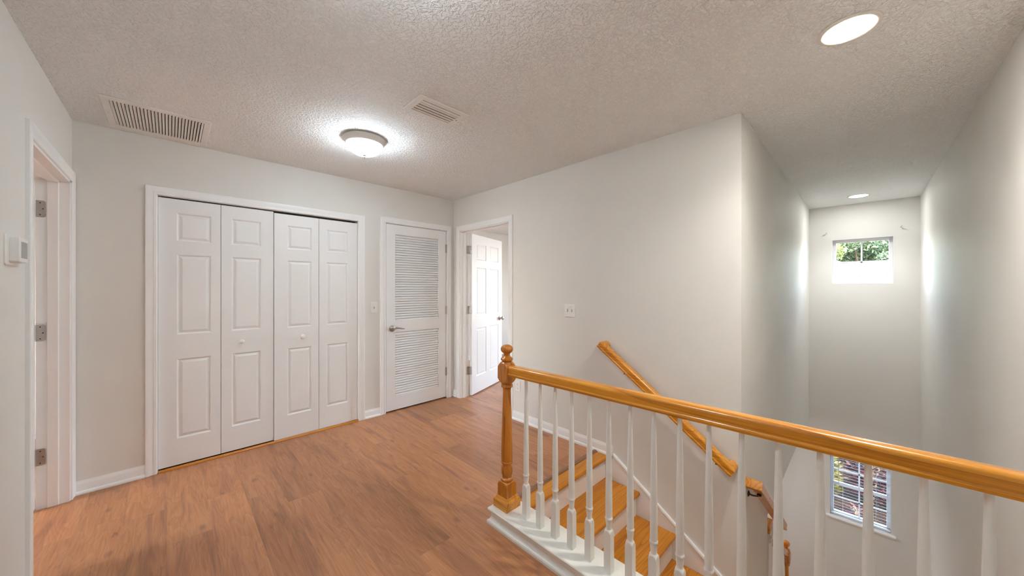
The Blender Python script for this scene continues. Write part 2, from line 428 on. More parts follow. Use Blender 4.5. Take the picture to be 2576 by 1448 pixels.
BB = [(0,0),(0.022,0),(0.022,0.010),(0.018,0.018),(0.012,0.022),(0.011,0.060),(0.009,0.070),(0.005,0.078),(0.004,0.085),(0,0.085)]
def baseboard(name, p0, p1, out, label):
    mb = MB(); mb.extrude(BB, p0, p1, out, (0,0,1))
    return struct(name, mb, 'trim', label, 'baseboard', smooth=25)
baseboard('baseboard_north', (L, A, 0), (CL0-0.060, A, 0), (0,-1,0), 'white baseboard between the doorway corner and the bifold closet')
baseboard('baseboard_middle', (CL1+0.060, A, 0), (LV0-0.066, A, 0), (0,-1,0), 'short white baseboard between bifold closet and louvered door')
baseboard('baseboard_corner', (B, ED1+0.062, 0), (B, A, 0), (-1,0,0), 'tiny white baseboard in the corner beside the louvered door')
baseboard('baseboard_west', (L, R, 0), (L, WD0-0.062, 0), (1,0,0), 'white baseboard under the thermostat')
baseboard('baseboard_south', (L, R, 0), (1.30, R, 0), (0,1,0), 'white baseboard on the wall at the end of the railing')
baseboard('baseboard_east', (B, 1.415, 0), (B, ED0-0.062, 0), (-1,0,0), 'white baseboard below the outlet running to the stairs')
baseboard('baseboard_bedroom', (2.65, 5.2, 0), (FW, 5.2, 0), (0,-1,0), 'white baseboard in the room beyond the six panel door')

# ------------------------------------------------------------------ panelled doors
def panel_leaf(mb, w, h, t, cols, rows, org, ex, en, both=True, depth=0.0095):
    """door slab: org = bottom corner of the front face; ex along its width, en out of the front face. cols / rows: panel spans"""
    org, ex, en, ez = Vector(org), Vector(ex), Vector(en), Vector((0,0,1))
    def face(sign, off):
        xs = sorted(set([0, w] + [c for p in cols for c in p])); zs = sorted(set([0, h] + [c for p in rows for c in p]))
        def P(a, z, d): return org + ex*a + ez*z + en*(off - sign*d)
        vs, fs = [], []
        idx = {}
        for i, a in enumerate(xs):
            for k, z in enumerate(zs): idx[i, k] = len(vs); vs.append(P(a, z, 0))
        def q(f): fs.append(f if sign > 0 else tuple(reversed(f)))
        for i in range(len(xs)-1):
            for k in range(len(zs)-1):
                c = [idx[i,k], idx[i+1,k], idx[i+1,k+1], idx[i,k+1]]
                am, zm = (xs[i]+xs[i+1])/2, (zs[k]+zs[k+1])/2
                if any(p[0] < am < p[1] for p in cols) and any(p[0] < zm < p[1] for p in rows):
                    a0, a1, z0, z1 = xs[i], xs[i+1], zs[k], zs[k+1]
                    prev = c
                    for ins, d in ((0.004, 0.0015), (0.010, depth), (0.015, depth), (0.030, 0.0022), (0.032, 0.0012)):
                        n0 = len(vs)
                        vs += [P(a0+ins, z0+ins, d), P(a1-ins, z0+ins, d), P(a1-ins, z1-ins, d), P(a0+ins, z1-ins, d)]
                        cur = [n0, n0+1, n0+2, n0+3]
                        for e in range(4): q((prev[e], prev[(e+1)%4], cur[(e+1)%4], cur[e]))
                        prev = cur
                    q(tuple(prev))
                else: q(tuple(c))
        mb.add(vs, fs)
    face(1, 0)
    if both: face(-1, -t)
    # edges
    c = [org + ex*a + ez*z for a, z in ((0,0),(w,0),(w,h),(0,h))]
    d = [p - en*t for p in c]
    mb.add(c+d, [(0,4,5,1),(1,5,6,2),(2,6,7,3),(3,7,4,0)] + ([] if both else [(4,7,6,5)]))

def hinge_leafs(mb, c, ax1, n1, ax2, n2, h=0.089, w=0.036):
    """two leaves with rounded outer corners from the knuckle at c; ax = direction of a leaf, n = its face; materials 0 nickel, 1 screw"""
    c = Vector(c); ez = Vector((0,0,1))
    for ax, n in ((ax1, n1), (ax2, n2)):
        if ax is None: continue
        ax, n = Vector(ax), Vector(n)
        prof = [(0.003,-h/2),(w-0.010,-h/2)] + [(w-0.010+0.010*math.sin(t), -h/2+0.010-0.010*math.cos(t)) for t in (0.52,1.05,1.57)] + [(w, h/2-0.010)] + [(w-0.010+0.010*math.cos(t), h/2-0.010+0.010*math.sin(t)) for t in (0.52,1.05,1.57)] + [(0.003, h/2)]
        mb.mi = 0
        mb.loops([[c + ax*a + ez*z for a, z in prof], [c + ax*a + ez*z + n*0.0022 for a, z in prof]])
        mb.mi = 1
        for a, z in ((w*0.52, h*0.36), (w*0.78, 0), (w*0.52, -h*0.36)):
            mb.lathe(c + ax*a + ez*z + n*0.0021, [(0,0.0034),(0.0006,0.0034),(0.0007,0.0001)], n, n=12)
    mb.mi = 0
    for k in range(5):
        z0 = -h/2 + k*h/5
        mb.lathe(c + ez*z0, [(0.0004,0.0045),(0.0010,0.0052),(h/5-0.0012,0.0052),(h/5-0.0004,0.0045)], (0,0,1), n=14)

def lever(mb, c, n, side, back=False):
    """rosette and curved lever; n out of the door, side = direction the lever points"""
    c, n, side = Vector(c), Vector(n), Vector(side)
    mb.lathe(c, [(0,0.033),(0.004,0.033),(0.008,0.030),(0.011,0.022),(0.013,0.0125),(0.040,0.0105),(0.046,0.013),(0.055,0.012),(0.058,0.004)], n, n=28)
    pts = []; rad = []
    for i in range(13):
        t = i/12
        pts.append(c + n*(0.050+0.004*math.sin(t*3)) + side*(0.118*t) + Vector((0,0,0.012*math.sin(t*math.pi*1.1)*(1-t) + 0.004*t - 0.016*t*t + 0.006*t**4)))
        rad.append(0.0105*(1-t)+0.0048*t)
    mb.tube(pts, rad, 12)
def knob(mb, c, n, r=0.027):
    mb.lathe(c, [(0,0.032),(0.004,0.032),(0.008,0.026),(0.012,0.012),(0.030,0.011),(0.036,r*0.75),(0.045,r),(0.055,r*0.98),(0.062,r*0.75),(0.065,0.002)], n, n=24)

# ---- door 2: bifold closet
d2 = thing('door_2', 'white four leaf bifold closet doors with raised panels and two small knobs', 'door', (0.646, A, 0), kind='structure')
mb = MB(); casing(mb, CL0, CL1, CLT, on_north); obj('door_casing', mb, 'trim', d2, smooth=25)
mb = MB(); mb.box(CL0, CL0+0.004, A+0.001, A+0.119, 0, CLT); mb.box(CL1-0.004, CL1, A+0.001, A+0.119, 0, CLT); mb.box(CL0, CL1, A+0.001, A+0.119, CLT-0.002, CLT+0.01)
obj('door_jamb', mb, 'trim', d2, smooth=0)
mb = MB(); mb.box(CL0+0.02, CL1-0.02, A+0.035, A+0.06, CLT-0.016, CLT-0.003); obj('track', mb, 'dark', d2, smooth=0)
lw = (CL1-CL0-0.012)/4
rowsB = [(0.215-0.02, 0.815-0.02), (0.998-0.02, 1.602-0.02), (1.702-0.02, 1.915-0.02)]
edges = [CL0+0.005, CL0+0.005+lw, CL0+0.006+2*lw, CL0+0.007+3*lw]
offs = [0.0, 0.0, -0.006, -0.004]
for k in range(4):
    mb = MB()
    w = lw-0.003
    top = 1.996 if k < 2 else 1.9915
    c0 = 0.098 if k % 2 == 0 else 0.066
    c1 = c0 + 0.198
    zb = 0.020 if k < 2 else 0.014
    panel_leaf(mb, w, top, 0.034, [(c0, c1)], rowsB, (edges[k], A+0.016+offs[k], zb), (1,0,0), (0,-1,0), both=False)
    lf = obj('door_leaf', mb, 'door', d2, smooth=20)
    if k in (1, 2):
        kb = MB(); kx = 0.421 if k == 1 else 0.862; kz = 0.909
        kb.lathe((kx, A+0.016+offs[k], kz), [(0,0.011),(0.003,0.011),(0.006,0.0085),(0.014,0.0085),(0.018,0.014),(0.024,0.0172),(0.031,0.016),(0.036,0.010),(0.038,0.001)], (0,-1,0), n=24)
        obj('knob', kb, 'plate', lf, smooth=60)
# oak strip along the closet floor
mb = MB(); pr = [(0,0),(0.020,0),(0.020,0.004),(0.014,0.011),(0.006,0.014),(0,0.014)]
mb.extrude(pr, (CL0+0.006, A+0.006, 0), (CL1-0.004, A+0.006, 0), (0,-1,0), (0,0,1))
struct('trim_1', mb, 'tread', 'thin oak strip on the floor along the bifold closet doors', 'trim', smooth=25)

# ---- door 3: louvered door
d3 = thing('door_3', 'white full louvered door with nickel lever between closet and corner', 'door', (2.034, A, 0), kind='structure')
mb = MB(); casing(mb, LV0-0.006, LV1+0.006, LVT+0.004, on_north); obj('door_casing', mb, 'trim', d3, smooth=25)
mb = MB(); mb.box(LV0-0.006, LV0, A-0.002, A+0.119, 0, LVT); mb.box(LV1, LV1+0.006, A-0.002, A+0.119, 0, LVT); mb.box(LV0-0.006, LV1+0.006, A-0.002, A+0.119, LVT, LVT+0.008)
obj('door_jamb', mb, 'trim', d3, smooth=0)
x0, x1 = LV0+0.004, LV1-0.004; yf, yb = A+0.001, A+0.036; zt = LVT-0.004; zb = 0.014
la0, la1 = 1.752, 2.312
lz = [(0.158, 0.868), (0.980, 1.942)]
mb = MB()
wall_boxes(mb, 'y', yf, yb, x0, x1, zb, zt, [(la0, la1, a, b) for a, b in lz])
slab = obj('door_leaf', mb, 'door', d3, smooth=0)
mb = MB(); 
for a, b in lz:
    for (u0, u1, v0, v1) in ((la0, la0+0.007, a, b), (la1-0.007, la1, a, b), (la0, la1, a, a+0.007), (la0, la1, b-0.007, b)):
        mb.box(u0, u1, yf+0.003, yf+0.010, v0, v1)
obj('louver_bead', mb, 'door', d3, smooth=0)
for a, b in lz:
    mb = MB(); pitch = 0.0262; n = int((b-a-0.02)/pitch); pitch = (b-a-0.016)/n
    ang = math.radians(56)
    for i in range(n):
        z = a+0.008+pitch*(i+0.5)
        ay = Vector((0, math.cos(ang), math.sin(ang))); az = Vector((0, -math.sin(ang), math.cos(ang)))
        c = Vector(((la0+la1)/2, yf+0.0125, z))
        prof = [(-0.0175,-0.0012),(-0.0163,-0.0028),(0.0163,-0.0028),(0.0175,-0.0012),(0.0175,0.0012),(0.0163,0.0028),(-0.0163,0.0028),(-0.0175,0.0012)]
        mb.loops([[Vector((xx, c.y, c.z)) + ay*p + az*q for p, q in prof] for xx in (la0+0.002, la1-0.002)])
    obj('louver_slats', mb, 'door', d3, smooth=30)
mb = MB(); lever(mb, (1.722, yf, 0.906), (0,-1,0), (1,0,0)); obj('door_lever', mb, 'nickel', d3, smooth=50)
mb = MB(); mb.box(LV0-0.001, LV0+0.0045, yf-0.0015, yf+0.02, 0.872, 0.94); obj('latch_plate', mb, 'nickel', d3, smooth=0)
for z in (1.832, 1.078, 0.325):
    mb = MB()
    for k in range(5):
        mb.lathe((LV1-0.001, yf-0.005, z-0.05+k*0.02), [(0.0005,0.0055),(0.0012,0.0066),(0.0188,0.0066),(0.0195,0.0055)], (0,0,1), n=14)
    mb.lathe((LV1-0.001, yf-0.005, z+0.05), [(0,0.005),(0.003,0.0045),(0.005,0.002)], (0,0,1), n=12)
    mb.box(LV1-0.012, LV1+0.010, yf-0.0015, yf+0.0004, z-0.05, z+0.05)
    obj('hinge', mb, 'nickel', d3, smooth=40)

# ---- door 1: open doorway in the west wall
d1 = thing('door_1', 'white cased doorway beside the thermostat with nickel hinges on its jamb', 'door', (L, (WD0+WD1)/2, 0), kind='structure')
mb = MB(); casing(mb, WD0, WD1, WDT, on_west, w=1.08); obj('door_casing', mb, 'trim', d1, smooth=25)
xb = L-0.125
mb = MB()
mb.box(xb-0.002, L+0.002, WD0-0.001, WD0+0.014, 0, WDT); mb.box(xb-0.002, L+0.002, WD1-0.014, WD1+0.001, 0, WDT); mb.box(xb-0.002, L+0.002, WD0, WD1, WDT-0.014, WDT+0.001)
obj('door_jamb', mb, 'trim', d1, smooth=0)
mb = MB(); s0, s1 = xb+0.040, xb+0.085
mb.box(s0, s1, WD0+0.013, WD0+0.025, 0, WDT-0.013); mb.box(s0, s1, WD1-0.025, WD1-0.013, 0, WDT-0.013); mb.box(s0, s1, WD0+0.013, WD1-0.013, WDT-0.025, WDT-0.013)
obj('door_stop', mb, 'trim', d1, smooth=0, bevel=0.003)
for z in (1.832, 1.075, 0.318):
    mb = MB(); hinge_leafs(mb, (xb-0.006, WD1-0.016, z), (1,0,0), (0,-1,0), None, None, h=0.10, w=0.040)
    obj('hinge', mb, ['nickel','dark'], d1, smooth=40)
mb = MB()
panel_leaf(mb, 0.90, 2.0, 0.035, [(0.11, 0.395), (0.505, 0.79)], [(0.21, 0.81), (0.99, 1.59), (1.70, 1.90)], (xb-0.004, WD1-0.0505, 0.012), (-1,0,0), (0,-1,0))
obj('door_leaf', mb, 'door', d1, smooth=20)

# ---- door 4: open six panel door in the east wall
d4 = thing('door_4', 'white six panel door standing open in its cased doorway behind the newel post', 'door', (B, (ED0+ED1)/2, 0), kind='structure')
mb = MB(); casing(mb, ED0, ED1, EDT, on_east); obj('door_casing', mb, 'trim', d4, smooth=25)
mb = MB(); casing(mb, ED0, ED1, EDT, on_east_back); obj('door_casing', mb, 'trim', d4, smooth=25)
xe = B+0.12
mb = MB()
mb.box(B-0.002, xe+0.002, ED0-0.001, ED0+0.010, 0, EDT); mb.box(B-0.002, xe+0.002, ED1-0.010, ED1+0.001, 0, EDT); mb.box(B-0.002, xe+0.002, ED0, ED1, EDT-0.010, EDT+0.001)
obj('door_jamb', mb, 'trim', d4, smooth=0)
mb = MB()
mb.box(xe-0.080, xe-0.042, ED0+0.009, ED0+0.020, 0, EDT-0.009); mb.box(xe-0.080, xe-0.042, ED1-0.020, ED1-0.009, 0, EDT-0.009); mb.box(xe-0.080, xe-0.042, ED0+0.009, ED1-0.009, EDT-0.020, EDT-0.009)
obj('door_stop', mb, 'trim', d4, smooth=0, bevel=0.003)
ang = math.radians(19.8); dd = Vector((math.cos(ang), math.sin(ang), 0)); dn = Vector((math.sin(ang), -math.cos(ang), 0))
piv = Vector((xe+0.008, ED1-0.012, 0))
DW = 0.812
org = piv + dd*0.008 + dn*0.036 + Vector((0,0,0.014))
mb = MB()
panel_leaf(mb, DW, 2.012, 0.035, [(0.108, 0.358), (0.454, 0.704)], [(0.21, 0.82), (0.985, 1.595), (1.695, 1.905)], org, dd, dn, depth=0.006)
dl = obj('door_leaf', mb, 'door', d4, smooth=20)
mb = MB(); knob(mb, org + dd*(DW-0.07) + Vector((0,0,0.905)), dn); obj('knob', mb, 'nickel', dl, smooth=50)
mb = MB(); knob(mb, org + dd*(DW-0.07) + Vector((0,0,0.905)) - dn*0.035, -dn); obj('knob', mb, 'nickel', dl, smooth=50)
for z in (1.825, 1.075, 0.322):
    mb = MB(); hinge_leafs(mb, (piv.x-0.003, piv.y, z), (-1,0,0), (0,-1,0), dn, -dd, h=0.10, w=0.034)
    obj('hinge', mb, ['nickel','dark'], d4, smooth=40)

# ------------------------------------------------------------------ staircase
RISE, RUN = 0.1845, 0.262
NOSE0 = 1.443                         # front of the top nosing
ST0, ST1 = 1.475, B-0.016             # between the railing wall and the skirt board
st = thing('staircase', 'oak staircase with white risers descending behind the railing to a landing', 'staircase', (2.0, NOSE0, 0))
NOSEP = lambda y1, z, t=0.028: [(y1, z-t), (y1, z)]
def tread(y_front, y_back, z, x0, x1, t=0.028, mat='tread', name='tread'):
    mb = MB(); r = t/2
    prof = [(y_back, z), (y_back, z-t), (y_front+r, z-t)] + [(y_front+r - r*math.sin(a), z-r - r*math.cos(a)) for a in [math.pi*k/8 for k in range(1, 8)]] + [(y_front+r, z)]
    mb.loops([[(x, p, q) for p, q in prof] for x in (x0, x1)])
    return obj(name, mb, mat, st, origin=((x0+x1)/2+random.uniform(-1,1), y_front, z), smooth=30)
tread(NOSE0, NOSE0+0.105, 0.0, ST0, ST1, t=0.032, name='nosing')
mb = MB(); rp = [(0,0),(0.034,0),(0.034,0.008),(0.026,0.011),(0.012,0.011),(0,0.004)]
mb.extrude(rp, (ST0+0.11, NOSE0+0.100, 0), (ST1, NOSE0+0.100, 0), (0,1,0), (0,0,1))
obj('reducer_strip', mb, 'reducer', st, smooth=25)
for k in range(1, 5):
    yr = NOSE0 + 0.030 - (k-1)*RUN            # riser above tread k
    mb = MB(); mb.box(ST0, ST1, yr, yr+0.018, -k*RISE, -(k-1)*RISE-0.028); obj('riser', mb, 'trim', st, smooth=0)
    if k < 4:
        tread(NOSE0 - k*RUN, yr+0.016, -k*RISE, ST0, ST1-0.001)
# landing
zl = -4*RISE; yl = NOSE0+0.030-3*RUN
mb = MB(); mb.box(ST0, B, R, yl+0.016, zl-0.028, zl); obj('landing', mb, 'tread', st, origin=(2.2, 0.1, zl), smooth=0)
# second flight, down towards the window wall
def tread2(x_front, x_back, z, y0, y1, t=0.028):
    mb = MB(); r = t/2
    prof = [(x_back, z), (x_back, z-t), (x_front-r, z-t)] + [(x_front-r + r*math.sin(a), z-r - r*math.cos(a)) for a in [math.pi*k/8 for k in range(1, 8)]] + [(x_front-r, z)]
    mb.loops([[(p, y, q) for p, q in prof] for y in (y0, y1)])
    obj('tread', mb, 'tread', st, origin=(x_back, random.uniform(-1,1), z), smooth=30)
tread2(B+0.10, B, zl, R+0.016, S-0.016)
for k in range(1, 13):
    xr = B+0.07 + (k-1)*RUN
    z = zl - k*(abs(LOW)-abs(zl))/12
    zp = zl - (k-1)*(abs(LOW)-abs(zl))/12
    mb = MB(); mb.box(xr-0.018, xr, R+0.016, S-0.016, z, zp-0.028); obj('riser', mb, 'trim', st, smooth=0)
    if k < 12: tread2(xr+RUN+0.03, xr-0.016, z, R+0.016, S-0.016)
# skirt board along the east wall
SL = -0.690
yk = 1.415
mb = MB()
zs = lambda y: 0.030 + (yk - y)*SL
ylow = 0.56
prof = [(yk, 0.085), (yk, -0.45), (ylow, zs(ylow)-0.45), (ylow, zs(ylow)), (yk-0.02, zs(yk-0.02)), (yk-0.012, 0.085)]
prof = [(1.60, -0.25), (ylow, -1.2), (ylow, zs(ylow)), (yk-0.005, zs(yk-0.005)), (yk-0.005, -0.02), (1.60, -0.02)]
mb.loops([[(x, y, z) for y, z in prof] for x in (B-0.0135, B)])
obj('skirt_board', mb, 'trim', st, smooth=0)
# cap moulding of the skirt
mb = MB(); dv = Vector((0, -1, SL)).normalized(); nv = Vector((0, SL, 1)).normalized()
cp = [(0,0.004),(0.016,0.004),(0.019,-0.004),(0.019,-0.012),(0.0135,-0.020),(0,-0.020)]
q0 = Vector((B, yk+0.004, zs(yk+0.004)+0.055)); q1 = Vector((B, ylow, zs(ylow)))
p0 = Vector((B, yk-0.01, zs(yk-0.01))); 
mb.loops([[P + Vector((-1,0,0))*a + nv*b for a, b in cp] for P in (p0, q1)])
obj('skirt_cap', mb, 'trim', st, smooth=20)
# skirt boards of the second flight
mb = MB()
prof = [(B+0.12, zl+0.10), (B+0.12, zl-0.5), (5.6, LOW), (5.6, LOW+0.12), (B+0.16, zl+0.12)]
mb.loops([[(x, y, z) for x, z in prof] for y in (S-0.0155, S-0.001)])
obj('skirt_board', mb, 'trim', st, smooth=0)

# ------------------------------------------------------------------ railing of the hall
UC, VN = 1.395, 1.459
ZC = 0.085
rl = thing('stair_railing', 'white baluster railing with oak hand rail and turned oak newel along the stairwell', 'railing', (UC, VN, 0))
# curb: moulded cap, fascia, shoe
mb = MB()
cap = [(-0.090, 0.070), (-0.094, 0.074), (-0.094, 0.081), (-0.090, 0.085), (0.086, 0.085), (0.088, 0.082), (0.088, 0.066), (-0.072, 0.066), (-0.080, 0.068)]
ye = VN + 0.064
def capped(prof, grow_end):
    return [[(UC+a, R+0.001, z) for a, z in prof], [(UC+a, ye, z) for a, z in prof]]
mb.loops(capped(cap, 0)); obj('curb_cap', mb, 'ivory', rl, smooth=25)
mb = MB()
fas = [(-0.070,0.0),(-0.100,0.0),(-0.100,0.012),(-0.096,0.019),(-0.084,0.024),(-0.078,0.0275),(-0.0745,0.034),(-0.0745,0.066),(0.078,0.066),(0.078,-0.03),(-0.070,-0.03)]
fas = [(-0.100,0.0),(-0.100,0.012),(-0.096,0.019),(-0.086,0.023),(-0.079,0.027),(-0.0745,0.034),(-0.0745,0.0665),(0.080,0.0665),(0.080,0.0)]
mb.loops([[(UC+a, R+0.001, z) for a, z in fas], [(UC+a, ye-0.010+ (0.010 if z < 0.02 else 0), z) for a, z in fas]])
obj('curb_board', mb, 'ivory', rl, smooth=25)
# newel
NP = [(0.0,1),(0.125,1),(0.126,0.0538),(0.130,0.0528),(0.134,0.0512),(0.138,0.0490),(0.141,0.0466),(0.144,0.0436),(0.147,0.0398),(0.1485,0.0370),(0.150,0.033),(0.152,0.0355),(0.157,0.0368),(0.163,0.0355),(0.165,0.031),
      (0.169,0.027),(0.175,0.0272),(0.187,0.0312),(0.200,0.0338),(0.212,0.0340),(0.224,0.0322),(0.234,0.0285),(0.242,0.0262),(0.247,0.0268),(0.249,0.0315),(0.253,0.0338),(0.259,0.0338),(0.262,0.0318),
      (0.266,0.0315),(0.275,0.0328),(0.300,0.0335),(0.36,0.0330),(0.44,0.0306),(0.53,0.0275),(0.61,0.0250),(0.665,0.0236),(0.680,0.0238),(0.686,0.0262),(0.689,0.0315),(0.692,0.0338),(0.701,0.0340),(0.705,0.0325),(0.708,0.0300),(0.711,0.0322),(0.715,0.0335),(0.718,0.0345),
      (0.7195,0.0385),(0.722,0.0415),(0.726,0.0448),(0.731,0.0482),(0.737,0.0515),(0.742,0.0538),(0.743,1),(0.806,1),(0.807,0.0538),(0.812,0.0515),(0.818,0.0482),(0.823,0.0448),(0.828,0.0410),(0.8305,0.0385),(0.833,0.036),(0.837,0.030),(0.840,0.027),(0.843,0.030),(0.846,0.0345),(0.851,0.0358),(0.857,0.0345),(0.861,0.030),
      (0.865,0.023),(0.872,0.0182),(0.880,0.0180),(0.886,0.0205),(0.891,0.0275),(0.898,0.0338),(0.907,0.0368),(0.916,0.0358),(0.925,0.0305),(0.931,0.0220),(0.9345,0.0120),(0.936,0.001)]
mb = MB(); mb.lathe((UC, VN, ZC), NP, (0,0,1), n=48, sq=0.038)
nw = obj('newel_post', mb, 'oak_z', rl, smooth=28)
mb = MB()
bp = [(0.038,0.0),(0.0555,0.0),(0.0555,0.044),(0.052,0.050),(0.046,0.054),(0.043,0.062),(0.0395,0.066),(0.038,0.066)]
r = []
for a, z in bp: r.append([(UC-a, VN-a, ZC+z), (UC+a, VN-a, ZC+z), (UC+a, VN+a, ZC+z), (UC-a, VN+a, ZC+z)])
mb.loops(r, cap0=False, cap1=False)
obj('base_trim', mb, 'oak_y', nw, smooth=20)
# hand rail
RP = [(0.0,0.0580),(0.010,0.0576),(0.018,0.0562),(0.0240,0.0530),(0.0275,0.0485),(0.0285,0.0440),(0.0280,0.0400),(0.0272,0.0330),(0.0268,0.0210),(0.0262,0.0170),(0.0270,0.0158),(0.0292,0.0135),(0.0298,0.0100),(0.0292,0.0065),(0.0275,0.0045),(0.0268,0.0)]
RAIL = RP + [(-a, b) for a, b in reversed(RP[1:])]
ZR = 0.8545
zr = lambda y: 0.8475 + (1.42-y)*0.0115          # the rail climbs a little towards the south wall
mb = MB(); mb.extrude(RAIL, (UC, VN-0.0365, zr(VN-0.0365)), (UC, R+0.001, zr(R)), (1,0,0), (0,0,1))
obj('hand_rail', mb, 'oak_y', rl, smooth=35)
# balusters
BP = [(0,1),(0.169,1),(0.1695,0.0231),(0.173,0.0222),(0.1765,0.0210),(0.180,0.0196),(0.183,0.0181),(0.186,0.0164),(0.1885,0.0147),(0.190,0.0134),(0.192,0.0127),(0.197,0.0124),(0.206,0.0130),(0.218,0.0140),(0.228,0.0145),(0.231,0.0150),(0.233,0.0165),(0.237,0.0172),(0.241,0.0165),(0.243,0.0150),(0.246,0.0145),(0.26,0.0147),(0.32,0.0148),(0.44,0.0136),(0.58,0.0113),(0.70,0.0090),(ZR-ZC,0.0077)]
mb = MB(); mb.lathe((UC, 1.305, ZC), BP, (0,0,1), n=32, sq=0.0163)
b0 = obj('baluster', mb, 'ivory', rl, smooth=28, origin=(UC, 1.305, ZC)); b0.scale.z = (zr(1.305)+0.002-ZC)/(ZR-ZC)
for k in range(1, 18):
    y = 1.305 - 0.1010*k
    if y < R+0.03: break
    c = b0.copy(); COL.objects.link(c); c.parent = rl
    c.location = b0.location + Vector((0, y-1.305, 0)); c['_w'] = (UC, y, ZC); c.scale.z = (zr(y)+0.002-ZC)/(ZR-ZC); ALL.append(c)

# ------------------------------------------------------------------ wall mounted hand rails
def wall_rail(root, corner0, corner1, lat, wall_len, mat, end_len=None):
    """rail from corner0 to corner1, lat = unit vector towards the wall; mitred returns into the wall at both ends"""
    c0, c1, lat = Vector(corner0), Vector(corner1), Vector(lat)
    dr = (c1-c0).normalized(); n = lat.cross(dr)
    if n.z < 0: n = -n
    P = [(a, b-0.03) for a, b in RAIL]
    mb = MB()
    mb.loops([[c0 + lat*wall_len + dr*a + n*b for a, b in P], [c0 + lat*a + dr*a + n*b for a, b in P], [c1 + lat*a - dr*a + n*b for a, b in P], [c1 + lat*(end_len or wall_len) - dr*a + n*b for a, b in P]])
    return obj('hand_rail', mb, mat, root, smooth=35, origin=tuple((c0+c1)/2)), dr, n
def bracket(root, at, lat, gap):
    at, lat = Vector(at), Vector(lat)
    mb = MB()
    w = at + lat*gap
    mb.lathe(w - Vector((0,0,0.036)) - lat*0.0005, [(0,0.020),(0.003,0.020),(0.006,0.015),(0.010,0.008)], -lat, n=20)
    mb.tube([w - Vector((0,0,0.036)) - lat*0.006, w - Vector((0,0,0.040)) - lat*0.022, at - Vector((0,0,0.034)) + lat*0.012, at - Vector((0,0,0.026)), at - Vector((0,0,0.018))], [0.006,0.0055,0.005,0.005,0.006], 10)
    mb.obox(at - Vector((0,0,0.018)), lat, (0,1,0) if abs(lat.x) > 0.5 else (1,0,0), (0,0,1), 0.012, 0.022, 0.004)
    obj('bracket', mb, 'bronze', root, smooth=50, bevel=0.0015)
h1 = thing('wall_handrail', 'oak hand rail sloping down the long wall beside the upper flight', 'hand rail', (B, 1.0, 0.5), 'wall mounted oak hand rails')
r1, dr, n = wall_rail(h1, (2.468, 1.468, 0.888), (2.468, 0.583, 0.232), (1,0,0), B-2.468-0.001, 'oak_y')
for yb in (1.262, 0.640):
    t = (1.468-yb)/(1.468-0.583); bracket(h1, (2.468, yb, 0.888+(0.232-0.888)*t - 0.020), (1,0,0), B-2.468)
h2 = thing('wall_handrail', 'short shaded oak hand rail on the stairwell wall below the outside corner', 'hand rail', (3.0, S, -0.2), 'wall mounted oak hand rails')
r2, dr, n = wall_rail(h2, (2.655, 0.474, 0.095), (3.60, 0.474, -0.603), (0,1,0), S-0.474-0.001, 'oak_x', 0.031)
for xx in (2.71,):
    bracket(h2, (xx, 0.474, 0.095-(xx-2.655)*0.7386-0.020), (0,1,0), S-0.474)

# ------------------------------------------------------------------ lower railing glimpsed between the balusters
lr = thing('lower_railing', 'lower stair railing with white end post and turned oak newel', 'railing', (3.8, 0.5, LOW))
mb = MB(); mb.box(3.362, 3.49, S-0.010, S+0.13, LOW, -0.662); obj('end_post', mb, 'trim', lr, smooth=0, bevel=0.003)
mb = MB()
r = []
for a, z in [(0.0,-0.662),(0.010,-0.658),(0.014,-0.645),(0.008,-0.630),(0.016,-0.615),(0.018,-0.598),(0.006,-0.594)]:
    r.append([(3.362, S-0.010-a, z), (3.49+a, S-0.010-a, z), (3.49+a, S+0.13+a, z), (3.362, S+0.13+a, z)])
mb.loops(r); obj('post_moulding', mb, 'ivory', lr, smooth=20)
mb = MB(); mb.box(3.362, 3.495, S-0.014, S+0.134, -0.594, -0.532); obj('post_cap', mb, 'oak_x', lr, smooth=20, bevel=0.004)
NX, NZ, NY = 4.60, -2.235, 0.577
mb = MB(); mb.lathe((NX, NY, NZ), NP, (0,0,1), n=32, sq=0.038); obj('newel_post', mb, 'oak_z', lr, smooth=35)
mb = MB(); mb.box(NX-0.04, NX+0.04, NY-0.038, NY+0.038, LOW, NZ); obj('newel_base', mb, 'trim', lr, smooth=0)
P = [(a, b) for a, b in RAIL]
c0, c1 = Vector((3.492, NY, -0.74)), Vector((NX-0.036, NY, -1.44)); dv = (c1-c0).normalized(); nv = Vector((-dv.z, 0, dv.x)); lv = nv.cross(dv)
mb = MB(); mb.loops([[c + lv*a + nv*b for a, b in P] for c in (c0, c1)]); obj('hand_rail', mb, 'oak_x', lr, smooth=35)
for k in range(9):
    f = (k+1)/10; q = c0.lerp(c1, f); zt = q.z+0.004
    mb = MB(); mb.lathe((q.x, q.y, zt-0.80), [(d*0.80/0.7695, w_) for d, w_ in BP], (0,0,1), n=16, sq=0.0163); obj('baluster', mb, 'ivory', lr, smooth=35)
mb = MB()
prof = [(3.492, -1.50), (3.492, LOW), (NX-0.04, LOW), (NX-0.04, -2.28)]
mb.loops([[(x, y, z) for x, z in prof] for y in (NY-0.035, NY+0.035)]); obj('stringer', mb, 'trim', lr, smooth=0)

